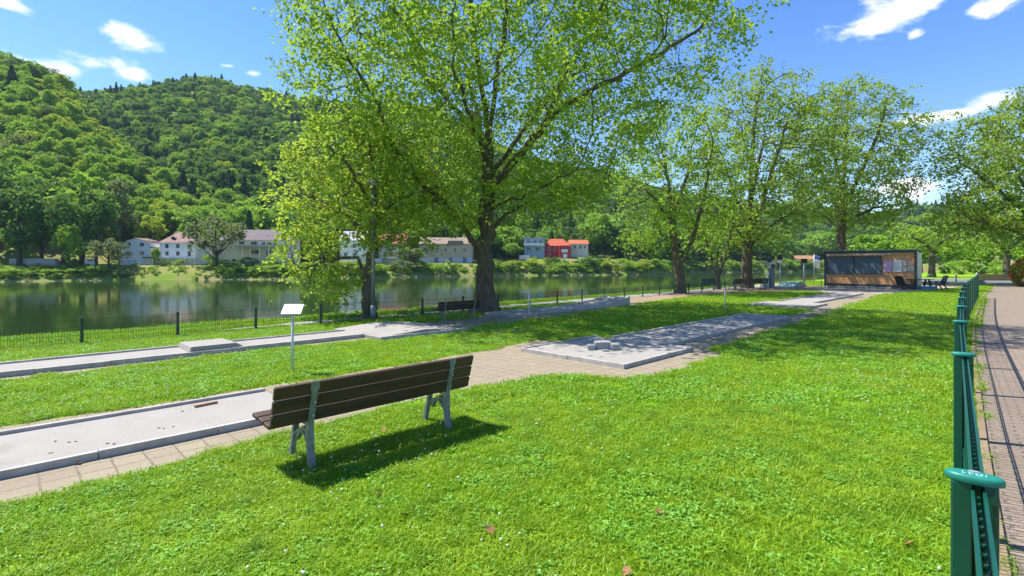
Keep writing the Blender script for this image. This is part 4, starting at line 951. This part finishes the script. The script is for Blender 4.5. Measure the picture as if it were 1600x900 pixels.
house('blue grey flat roofed house with a white balcony, left of the red house', 819, 851, 26, 374, 407, 370.5, (.30, .38, .46), (.4, .44, .48), [(826, 377.5, 5, 3.6), (836, 377.5, 5, 3.6), (845, 377.5, 5, 3.6), (826, 389, 6, 5), (840, 389, 6, 5)], 'flat', extra=ex7)
def ex8(t, pc, s, wb, wz, rz, dep, r, wm, rm):
    xbox(t, pc, s, wb, 'front_wing', 873, 891, 384, 404, -3, 0, mat('red_render', (.46, .04, .045), (.38, .03, .035))); xbox(t, pc, s, wb, 'window', 876, 886, 390, 394.5, -3.12, -2.95, M['white']); xbox(t, pc, s, wb, 'arch_door', 879, 885, 397, 404, -3.12, -2.95, M['white'])
house('bright red house with an orange roof on the far bank', 851, 891, 26, 384, 407, 372.5, (.46, .045, .04), (.50, .10, .04), [(858, 389, 4, 4), (867, 389, 4, 4), (858, 398, 4, 4)], 'hip', extra=ex8)
house('small cream house with an orange roof, right of the red house', 891, 919, 28, 381, 405, 374, (.62, .58, .46), (.52, .13, .05), [(898, 386, 3.6, 5), (907, 386, 3.6, 5), (914, 386, 3, 4)], 'gable')
def ex9(t, pc, s, wb, wz, rz, dep, r, wm, rm): pass
house('distant orange roofed cottage behind the fence posts left of the kiosk', 1246, 1275, 22, 405, 416, 399, (.5, .42, .3), (.38, .2, .1), [(1254, 409, 4, 4), (1266, 409, 4, 4)], 'gable')
# low walls and garden things on the far bank
def far_box(name, label, cat, px0, px1, py0, py1, doff, m):
    pc = (px0+px1)/2; d = float(y0_of(pc))+doff; s = d/800
    o = MB().box(-(px1-px0)*s/2, (px1-px0)*s/2, 0, 1.2, -.6, (py1-py0)*s).build(name, m, bevel=.05); o.location = px_at(pc, d, 1.83+(413-py1)*s); return tag(o, label, cat)
far_box('garden_caravan', 'white caravan under the dark trees left of the shallow roofed house', 'caravan', 132, 143, 405, 413, 14, M['white'])
far_box('garden_wall', 'grey stone garden wall under the dark trees at the far left', 'wall', 14, 86, 404, 415, 15, M['block'])

# ------------------------------------------------------------------ trees and bushes on the far bank, one by one
FT = [(-60, 262, 110, 26, 'round', 'dark'), (-8, 245, 96, 30, 'round', 'dark'), (30, 282, 78, 16, 'tall', 'dark'), (66, 272, 84, 26, 'round', 'dark'), (100, 300, 70, 14, 'round', 'dark'), (128, 256, 88, 24, 'tall', 'mid'), (150, 290, 72, 16, 'round', 'dark'),
      (182, 280, 64, 34, 'round', 'grey'), (236, 330, 44, 30, 'tall', 'yellow'), (212, 330, 48, 42, 'round', 'dark'), (275, 325, 70, 44, 'round', 'mid'), (312, 332, 60, 40, 'round', 'dark'), (372, 322, 60, 48, 'round', 'mid'), (415, 325, 66, 46, 'round', 'mid'), (452, 330, 60, 48, 'round', 'dark'),
      (338, 332, 96, 12, 'willow', 'grey'), (243, 385, 14, 16, 'round', 'mid'), (106, 350, 44, 8, 'round', 'mid'), (170, 370, 64, 5, 'willow', 'grey'),
      (500, 350, 66, 40, 'round', 'mid'), (560, 345, 66, 46, 'round', 'dark'), (650, 350, 60, 44, 'round', 'mid'), (700, 345, 70, 50, 'round', 'dark'), (752, 352, 60, 30, 'round', 'mid'), (790, 350, 60, 34, 'tall', 'mid'), (940, 330, 70, 34, 'round', 'mid'), (978, 345, 52, 24, 'tall', 'dark'), (1020, 345, 66, 36, 'round', 'mid'), (1060, 350, 62, 26, 'round', 'dark'),
      (1110, 362, 60, 24, 'round', 'mid'), (1160, 358, 62, 28, 'round', 'dark'), (1215, 365, 66, 20, 'round', 'mid'), (1290, 360, 64, 24, 'round', 'mid'), (1340, 352, 62, 36, 'round', 'dark'), (800, 378, 34, 20, 'round', 'mid'), (640, 384, 46, 8, 'round', 'grey')]
FB = [(10, 418, 40, 3, 'mid'), (46, 420, 34, 3, 'dark'), (84, 419, 36, 3, 'mid'), (120, 418, 40, 3, 'mid'), (150, 412, 34, 3, 'mid'), (198, 416, 30, 2, 'grey'), (258, 404, 22, 14, 'dark'), (279, 403, 18, 14, 'yellow'), (332, 396, 30, 14, 'mid'), (360, 398, 34, 12, 'dark'), (372, 414, 40, 4, 'mid'), (392, 398, 36, 13, 'dark'), (404, 414, 40, 4, 'mid'), (436, 412, 42, 4, 'mid'), (425, 396, 30, 13, 'mid'),
      (470, 408, 40, 4, 'mid'), (505, 406, 40, 5, 'mid'), (545, 404, 44, 5, 'yellow'), (590, 410, 36, 3, 'mid'), (626, 402, 40, 4, 'grey'), (656, 404, 30, 6, 'mid'), (680, 412, 26, 2, 'mid'), (704, 410, 22, 2, 'dark'), (762, 402, 34, 5, 'mid'), (786, 410, 30, 3, 'dark'), (800, 404, 36, 5, 'yellow'), (832, 402, 40, 6, 'yellow'), (842, 410, 30, 2, 'dark'), (862, 396, 34, 14, 'dark'), (874, 408, 30, 4, 'mid'), (900, 410, 34, 4, 'mid'), (912, 400, 40, 7, 'dark'),
      (930, 394, 44, 9, 'dark'), (952, 404, 34, 4, 'yellow'), (978, 402, 38, 5, 'mid'), (1005, 404, 36, 4, 'yellow'), (1030, 402, 36, 6, 'mid'), (1058, 404, 34, 4, 'mid'), (1085, 404, 34, 6, 'yellow'), (1112, 406, 34, 5, 'dark'), (1142, 405, 36, 6, 'mid'), (1175, 405, 38, 6, 'mid'), (1205, 404, 36, 6, 'grey'), (1232, 402, 38, 6, 'mid'), (1262, 404, 34, 6, 'yellow'), (1285, 405, 36, 6, 'mid')]
FTL = {182: 'greyish green tree on the slope behind the white shallow roofed house', 236: 'bright yellow green tree between the two white houses', 344: 'loose grey green tree with a V shaped trunk in front of the long cream building', 170: 'grey green willow leaning over the water left of the white houses', 106: 'small tree with a thin visible trunk on the dark left bank', 640: 'grey green tree in front of the beige stone building', 978: 'dark upright tree right of the small orange roofed house', 128: 'tall mid green tree at the foot of the left hill'}
rr = random.Random(3)
for px, ty, w, doff, kind, tone in FT:
    d = float(y0_of(px))+doff; s = d/800; z = float(terrain((px-800)/800*d, d))-.3; h = 1.83+(413-ty)*s-z
    lab = FTL.get(px, {'dark': 'dark green leafy tree on the wooded far bank', 'mid': 'mid green leafy tree on the wooded far bank'}.get(tone, 'tree on the far bank'))
    far_tree('deciduous_tree', lab, px_at(px, d, z), h, w*s, kind, tone, rr.uniform(0, 6.28), 'tree', 'trees on the far bank')
for px, ty, w, doff, tone in FB:
    d = float(y0_of(px))+doff; s = d/800; z = float(terrain((px-800)/800*d, d))-.3; h = max(1.2, 1.83+(413-ty)*s-z)
    far_tree('bush', {'dark': 'dark green rounded bush by the water on the far bank', 'mid': 'mid green rounded bush by the water on the far bank', 'yellow': 'yellow green rounded bush by the water on the far bank', 'grey': 'grey green rounded bush by the water on the far bank'}[tone],
             px_at(px, d, z), h, w*s, 'bush', tone, rr.uniform(0, 6.28), 'bush', 'bushes on the far bank')
# trees at the back of the park on the right
for px, ty, w, d, kind, tone in [(1362, 362, 60, 120, 'round', 'mid'), (1400, 350, 60, 132, 'round', 'dark'), (1440, 365, 60, 110, 'round', 'mid'), (1482, 372, 50, 105, 'round', 'mid'), (1515, 376, 54, 118, 'round', 'dark'), (1545, 372, 56, 104, 'round', 'mid'), (1590, 365, 60, 112, 'round', 'dark'), (1625, 360, 70, 100, 'round', 'mid'), (1380, 392, 40, 96, 'round', 'mid'), (1670, 350, 80, 104, 'round', 'dark')]:
    s = d/800
    far_tree('deciduous_tree', {'mid': 'mid green bushy tree closing the park behind the kiosk', 'dark': 'dark green bushy tree closing the park behind the kiosk'}[tone], px_at(px, d, 0), 1.83+(413-ty)*s, w*s, kind, tone, px*.7, 'tree', 'trees closing the park')
for px, ty, w, d, tone in [(1500, 404, 40, 92, 'mid'), (1530, 405, 34, 94, 'dark'), (1558, 404, 30, 90, 'mid'), (1478, 405, 26, 96, 'dark'), (1600, 402, 40, 88, 'dark')]:
    s = d/800; far_tree('bush', {'mid': 'mid green low bush at the back of the lit lawn', 'dark': 'dark green low bush at the back of the lit lawn'}[tone], px_at(px, d, 0), 1.83+(413-ty)*s, w*s, 'bush', tone, px*.3, 'bush', 'bushes behind the road')

# ------------------------------------------------------------------ scattered masses: forest and grass
def scatter(name, label, pts, rot, scl, idx, protos_, cat=None):
    col = bpy.data.collections.new(name+'_kinds')
    for k, (nm, me) in enumerate(protos_):
        o = bpy.data.objects.new('%02d_%s' % (k, nm), me); col.objects.link(o)
    me = bpy.data.meshes.new(name); n = len(pts); me.vertices.add(n); me.vertices.foreach_set('co', np.asarray(pts, np.float32).ravel())
    a = me.attributes.new('rot', 'FLOAT_VECTOR', 'POINT'); a.data.foreach_set('vector', np.asarray(rot, np.float32).ravel())
    a = me.attributes.new('scl', 'FLOAT_VECTOR', 'POINT'); a.data.foreach_set('vector', np.asarray(scl, np.float32).ravel())
    a = me.attributes.new('idx', 'INT', 'POINT'); a.data.foreach_set('value', np.asarray(idx, np.int32))
    o = bpy.data.objects.new(name, me); C.objects.link(o); tag(o, label, cat, None, 'stuff')
    ng = bpy.data.node_groups.new(name+'_nodes', 'GeometryNodeTree')
    ng.interface.new_socket('Geometry', in_out='INPUT', socket_type='NodeSocketGeometry'); ng.interface.new_socket('Geometry', in_out='OUTPUT', socket_type='NodeSocketGeometry')
    N = ng.nodes; L = ng.links
    gi = N.new('NodeGroupInput'); go = N.new('NodeGroupOutput'); ip = N.new('GeometryNodeInstanceOnPoints'); ci = N.new('GeometryNodeCollectionInfo')
    ci.inputs['Collection'].default_value = col; ci.inputs['Separate Children'].default_value = True; ci.inputs['Reset Children'].default_value = True
    L.new(gi.outputs[0], ip.inputs['Points']); L.new(ci.outputs[0], ip.inputs['Instance']); ip.inputs['Pick Instance'].default_value = True
    for nm, tp, so in (('idx', 'INT', 'Instance Index'), ('rot', 'FLOAT_VECTOR', 'Rotation'), ('scl', 'FLOAT_VECTOR', 'Scale')):
        na = N.new('GeometryNodeInputNamedAttribute'); na.data_type = tp; na.inputs['Name'].default_value = nm; L.new(na.outputs['Attribute'], ip.inputs[so])
    L.new(ip.outputs[0], go.inputs[0])
    md = o.modifiers.new('scatter', 'NODES'); md.node_group = ng
    return o
def forest():
    rg = np.random.default_rng(12)
    kinds = [('round', 'mid'), ('round', 'mid'), ('tall', 'mid'), ('round', 'dark'), ('tall', 'dark'), ('willow', 'grey'), ('round', 'yellow'), ('conifer', 'conifer')]
    pr = [('crown', crown_mesh('crown', k, 80+i, M['far_'+t])) for i, (k, t) in enumerate(kinds)]
    nat = np.array([{'round': .86, 'tall': .6, 'bush': 1.3, 'willow': .9, 'conifer': .5}[k] for k, t in kinds])
    P = []; 
    for sp, ya, yb in ((6.6, 120, 430), (8.6, 430, 760)):
        xs, ys = np.meshgrid(np.arange(-760, 860, sp), np.arange(ya, yb, sp)); x = (xs+rg.uniform(-.45, .45, xs.shape)*sp).ravel(); y = (ys+rg.uniform(-.45, .45, xs.shape)*sp).ravel()
        P.append(np.stack([x, y, np.full(len(x), sp)], 1))
    P = np.concatenate(P); x, y, sp = P.T; px = 800+800*x/y; o = y-y0_of(px); z = terrain(x, y)
    k = (o > 34) & (px > -260) & (px < 1900)
    # the river and the near bank stay clear
    k &= (y-x)*S2 > 40
    # drop what lies well behind the crests
    c1 = np.interp(px, C1P, C1Y); sl = (413-np.interp(px, S1P, S1Y))/800
    k &= ~((z < 1.83+sl*y-34) & (y > c1+10))
    c2 = np.interp(px, [0, 800, 1000, 1200, 2000], [600, 600, 620, 680, 700]); k &= y < c2+16
    # a clearing below the ridge of the left hill
    py = 413-(z-1.83)*800/y
    clear = (y < c1) & (np.abs(py-np.interp(px, [50, 100, 150, 200, 260], [146, 168, 208, 250, 303])) < 22) & (px > 50) & (px < 250)
    x, y, z, sp, px = x[k], y[k], z[k], sp[k], px[k]; n = len(x)
    u = rg.random(n); far = y > c2[k]*.55
    big = np.sin(x*.031+1)+np.sin(y*.027)+np.sin((x-y)*.019+2)
    idx = np.where(u < .27, 0, np.where(u < .5, 1, np.where(u < .66, 2, np.where(u < .76, 3, np.where(u < .84, 4, np.where(u < .90, 5, 6))))))
    con = (big > 1.5) & (rg.random(n) < .4) | (rg.random(n) < .025) | ((y > c2[k]-30) & (rg.random(n) < .16)); idx[con] = 7; clr = clear[k] & (rg.random(n) < .93); idx[clr] = 6
    idx[(~far) & (px < 330) & (rg.random(n) < .16)] = 6
    hill1 = (px < 600) & (y < c1[k]+14)
    sw = (~hill1) & (idx != 7) & (rg.random(n) < .55); idx[sw] = np.where(rg.random(int(sw.sum())) < .6, 3, 4)
    sw = hill1 & ((idx == 3) | (idx == 4)) & (rg.random(n) < .45); idx[sw] = np.where(rg.random(int(sw.sum())) < .35, 6, 0)
    h = rg.uniform(8, 14, n)*np.where(idx == 7, 1.25, 1)*np.where(idx == 6, .85, 1); w = h*rg.uniform(.75, 1.1, n)*np.where(idx == 7, .6, 1)*np.where((idx == 2) | (idx == 4), .75, 1)
    w = np.maximum(w, np.where(idx == 7, 0, sp*1.15)); h = np.where(clr, h*.42, h); sc = np.stack([w/nat[idx], w/nat[idx], h*1.08], 1)
    rot = np.stack([rg.normal(0, .06, n), rg.normal(0, .06, n), rg.uniform(0, 6.28, n)], 1)
    scatter('hillside_forest', 'dense mixed forest covering the hills across the river', np.stack([x, y, z-1.2], 1), rot, sc, idx, pr)
    print('forest', n)
forest()
def bank_cover():
    rg = np.random.default_rng(21); pr = [('scrub', crown_mesh('scrub', 'bush', 140+i, M['far_'+t])) for i, t in enumerate(('mid', 'yellow', 'dark', 'mid'))]
    n = 2600; px = rg.uniform(-150, 1420, n); o = rg.gamma(2, 2.6, n)+.8; y = y0_of(px)+o; x = (px-800)/800*y; z = terrain(x, y)
    dens = np.interp(px, [-150, 160, 190, 330, 350, 560, 600, 730, 760, 1420], [.9, .9, .35, .3, .9, .9, .8, .4, 1, 1])*np.where(np.sin(px*.09)+np.sin(px*.037+1) > -1.1, 1, .35)
    k = (rg.random(n) < dens) & (o < 22) & ((y-x)*S2 > 40); px, o, x, y, z = px[k], o[k], x[k], y[k], z[k]; n = len(x)
    h = rg.uniform(.6, 1.8, n)*np.interp(px, [0, 330, 420, 1420], [.8, .7, 1, 1.3]); w = h*rg.uniform(.9, 1.5, n)
    u = rg.random(n); idx = np.where(u < .4, 0, np.where(u < .62, 1, np.where(u < .78, 2, 3)))
    scatter('bank_scrub', 'low green scrub covering the far river bank', np.stack([x, y, z-.15], 1), np.stack([np.zeros(n), np.zeros(n), rg.uniform(0, 6.28, n)], 1), np.stack([w/1.1, w/1.1, h], 1), idx, pr)
bank_cover()
def haze():
    m = bpy.data.materials.new('haze_air'); m.use_nodes = True; nt = m.node_tree; nt.nodes.clear()
    out = nt.nodes.new('ShaderNodeOutputMaterial'); v = nt.nodes.new('ShaderNodeVolumePrincipled'); v.inputs['Density'].default_value = .00010; v.inputs['Color'].default_value = (.55, .76, 1, 1)
    nt.links.new(v.outputs[0], out.inputs['Volume'])
    o = MB().box(-1100, 1200, -980, 1250, -8, 290).build('haze', m); tag(o, 'thin bluish summer haze filling the valley air', None, None, 'stuff')
haze()
M['grass'] = leafmat('grass_blades', (.11, .27, .010), (.34, .51, .02), (.42, .66, .03), .32, .3, rough=.45, patch=True)
M['clover'] = leafmat('clover_leaves', (.12, .32, .03), (.2, .42, .05), (.34, .58, .06), .25, .4, rough=.5)
M['flower'] = leafmat('clover_flowers', (.62, .60, .50), (.75, .72, .66), (.6, .6, .5), .2, .4)
def tuft(seed, n, rad, h, w, lean=.5, clover=0):
    rg = np.random.default_rng(seed); a = rg.uniform(0, 6.283, n); r = rad*np.sqrt(rg.random(n)); b = np.stack([r*np.cos(a), r*np.sin(a), np.zeros(n)], 1)
    d = rg.normal(size=(n, 2))*lean; hh = h*rg.uniform(.45, 1.15, n); q = rg.uniform(0, 6.283, n); s = np.stack([np.cos(q), np.sin(q), np.zeros(n)], 1)*(w*rg.uniform(.7, 1.2, n))[:, None]
    m = b+np.stack([d[:, 0]*hh*.35, d[:, 1]*hh*.35, hh*.6], 1); t = b+np.stack([d[:, 0]*hh, d[:, 1]*hh, hh*(1-.25*np.minimum(1, (d**2).sum(1)))], 1)
    V = np.stack([b-s*.5, b+s*.5, m+s*.5, m-s*.5, t], 1).reshape(-1, 3)
    F = []; 
    for i in range(n): k = 5*i; F += [(k, k+1, k+2, k+3), (k+3, k+2, k+4)]
    tone = np.repeat(rg.random(n), 2)
    me = np_mesh('tuft', V, F, (M['grass'],), False, {'rnd': ('FACE', tone)})
    return me
def leaf_patch(seed, n, rad, h, size, m):
    rg = np.random.default_rng(seed); a = rg.uniform(0, 6.283, n); r = rad*np.sqrt(rg.random(n)); P = np.stack([r*np.cos(a), r*np.sin(a), h*rg.uniform(.5, 1.1, n)], 1)
    V, F = leaf_quads(P, size, rg, 1.4, .08); return np_mesh('leaves', V, F, (m,), False, {'rnd': ('FACE', rg.random(n))})
def flower_mesh(seed):
    mb = MB(); rg = random.Random(seed)
    M_ = Matrix.Translation((0, 0, .055)); mb.lathe([(.004, -.008), (.0105, -.002), (.0105, .005), (.005, .011)], 7, M_)
    return np_mesh('flower', mb.v, mb.f, (M['flower'],), True, {'rnd': ('FACE', [rg.random() for _ in mb.f])})
def grass_mask(u, v):
    k = (v < 17.6) & ~inpoly(PAVE_A, u, v) & ~inpoly(PAVE_C, u, v) & ~inpoly(RPATH, u, v) & ~inpoly(SOIL, u, v) & (v > np.interp(u, FU, FV)-.12)
    k &= ~((u > 38.2) & (u < 60) & (v < 12.1) & (v > np.interp(u, [38.2, 46.9, 60], [5.9, 4.4, 2.5])))
    k &= ~((u > 62) & (u < 84))
    return k
def grass():
    rg = np.random.default_rng(9)
    pr = [('tuft', tuft(1, 52, .085, .06, .0065)), ('tuft', tuft(2, 52, .085, .078, .006, .75)), ('tuft', tuft(3, 46, .09, .05, .008, 1.0)), ('leaves', leaf_patch(4, 26, .09, .045, .024, M['clover'])),
          ('tuft', tuft(5, 60, .16, .065, .011)), ('tuft', tuft(6, 60, .16, .08, .010, .7)), ('leaves', leaf_patch(7, 40, .16, .05, .034, M['clover'])),
          ('tuft', tuft(8, 80, .38, .085, .026, .6)), ('tuft', tuft(9, 80, .38, .07, .028, .8))]
    P = []; I = []; Sc = []
    for ya, yb, dens, ids, pw in ((1.0, 6.6, 290, (0, 1, 2, 3), (.36, .3, .24, .10)), (6.6, 15, 85, (4, 5, 6), (.48, .38, .14)), (15, 60, 15, (7, 8), (.5, .5))):
        r0, r1 = -1.6, 1.45; n = int((yb*yb-ya*ya)/2*(r1-r0)*dens)
        y = np.sqrt(rg.uniform(ya*ya, yb*yb, n)); x = rg.uniform(r0, r1, n)*y; u, v = UVof(x, y)
        # ragged lawn edges
        e = .05*np.sin(u*3.1+v*2)+.04*np.sin(u*7.7)+rg.normal(0, .025, n); k = grass_mask(u, v+e*.8)
        x, y, u, v = x[k], y[k], u[k], v[k]; n = len(x)
        big = np.sin(x*1.1+1.3*np.sin(y*.7))+np.sin(y*1.7+x*.6)+.8*np.sin(x*2.9-y*2.3)
        id_ = np.array(ids)[rg.choice(len(ids), n, p=pw)]
        if len(ids) > 2: cl = ids[-1]; id_ = np.where((big > 1.2) & (rg.random(n) < .3), cl, id_)
        s = (.85+.16*big/2+rg.normal(0, .12, n)); s = np.clip(s, .5, 1.5)
        s = np.where(v > 15.6, s*1.9, s)                              # uncut strip on the river side of the fence
        z = np.interp(v, [17.2, 17.9], [0, -.25])
        P.append(np.stack([x, y, z], 1)); I.append(id_); Sc.append(np.stack([np.full(n, 1.), np.full(n, 1.), s], 1))
    P = np.concatenate(P); I = np.concatenate(I); Sc = np.concatenate(Sc); n = len(P)
    rot = np.stack([rg.normal(0, .05, n), rg.normal(0, .05, n), rg.uniform(0, 6.283, n)], 1)
    scatter('lawn_grass', 'bright green mown grass with clover leaves covering the lawn', P, rot, Sc, I, pr); print('grass', n)
    # clover flowers
    n = 15000; y = np.sqrt(rg.uniform(2, 24*24, n)); x = rg.uniform(-1.2, 1.2, n)*y; u, v = UVof(x, y); k = grass_mask(u, v) & (np.sin(x*.9+2)+np.sin(y*1.1)+np.sin(x*2.1+y) > -.2); x, y = x[k], y[k]; n = len(x)
    s = rg.uniform(.4, 1.0, n); scatter('clover_flowers', 'small white clover flowers dotted through the lawn', np.stack([x, y, np.zeros(n)], 1), np.stack([rg.normal(0, .2, n), rg.normal(0, .2, n), rg.uniform(0, 6, n)], 1), np.stack([s, s, s], 1), np.zeros(n), [('flower', flower_mesh(3))])
grass()
# ------------------------------------------------------------------ fallen leaves and sticks
M['dry'] = mat('dry_leaf', (.30, .14, .06), (.20, .09, .04), rough=.7, scale=30); M['litter'] = mat('dark_litter', (.10, .07, .045), (.05, .04, .03), rough=.9, scale=30)
def fallen_leaf():
    mb = MB(); out = [(0, -.5), (.16, -.3), (.42, -.34), (.3, -.08), (.5, .12), (.24, .16), (.14, .42), (0, .55), (-.16, .4), (-.26, .14), (-.48, .14), (-.3, -.1), (-.4, -.32), (-.15, -.28)]
    vs = [(x*.068, y*.068, .010*math.sin(x*5+1)+.014*abs(x)*2) for x, y in out]+[(0, 0, .004)]
    n = len(out); mb.add(vs, [(i, (i+1) % n, n) for i in range(n)])
    return np_mesh('fallen_leaf', mb.v, mb.f, (M['dry'],), True)
flm = fallen_leaf(); rr = random.Random(8)
for px, py, z in ((590, 771, .05), (766, 828, .05), (632, 806, .05), (1030, 800, .05), (846, 716, .05), (600, 672, .05), (1212, 640, .05), (1420, 850, .05), (980, 893, .05)):
    o = bpy.data.objects.new('fallen_leaf', flm); C.objects.link(o); o.location = G(px, py, z); o.rotation_euler = (rr.uniform(-.5, .5), rr.uniform(-.5, .5), rr.uniform(0, 6)); tag(o, 'dry reddish brown leaf lying in the grass', 'leaf', 'dry leaves lying in the grass')
for px, py in ((124, 723), (112, 663), (516, 690), (72, 770)):
    o = bpy.data.objects.new('fallen_leaf', flm); C.objects.link(o); o.location = G(px, py, .02); o.rotation_euler = (0, 0, rr.uniform(0, 6)); o.scale = (1, .8, .6); tag(o, 'dry reddish brown leaf lying on the paving beside the near lane', 'leaf', 'dry leaves lying on the paving')
for k in range(14):
    uu = rr.uniform(4, 26); o = bpy.data.objects.new('fallen_leaf', flm); C.objects.link(o); o.location = W(uu, fence_v(uu)-.25-rr.random()*1.2, .015); o.rotation_euler = (0, 0, rr.uniform(0, 6)); o.scale = (rr.uniform(.4, .8), rr.uniform(.4, .8), .6); tag(o, 'small dry leaf lying on the brick path beside the green fence', 'leaf', 'dry leaves on the brick path')
lm = flm.copy(); lm.materials.clear(); lm.materials.append(M['litter'])
for px, py, u_ in [(86, 690, 0), (108, 691, 0), (118, 690, 0), (79, 708, 0), (168, 693, 0), (178, 694, 0), (248, 669, 0), (256, 670, 0), (271, 667, 0), (285, 643, 0)]:
    o = bpy.data.objects.new('dead_leaf', lm); C.objects.link(o); o.location = G(px, py, .0755); o.rotation_euler = (0, 0, rr.uniform(0, 6)); o.scale = (rr.uniform(.3, .6), rr.uniform(.3, .7), .5); tag(o, 'dark dead leaf lying on the near pale concrete lane', 'leaf', 'dead leaves on the near lane')
t = G(322, 632, .085)
o = MB().box(-.13, .13, -.022, .022, 0, .016).build('stick', M['dry']); o.location = t; o.rotation_euler = (0, 0, R(52)); tag(o, 'flat reddish piece of bark lying on the near lane', 'bark')
for i in range(16):
    uu = 10.7+rr.random()*7.6; vv = 5.7+rr.random()*1.1
    o = bpy.data.objects.new('dead_leaf', lm); C.objects.link(o); o.location = W(uu, vv, .0745); o.rotation_euler = (0, 0, rr.uniform(0, 6)); o.scale = (rr.uniform(.4, .9), rr.uniform(.4, .9), .6); tag(o, 'dark dead leaf lying on the shaded strip of the lane with the square plate', 'leaf', 'dead leaves on the shaded lane')
bpy.context.view_layer.update()
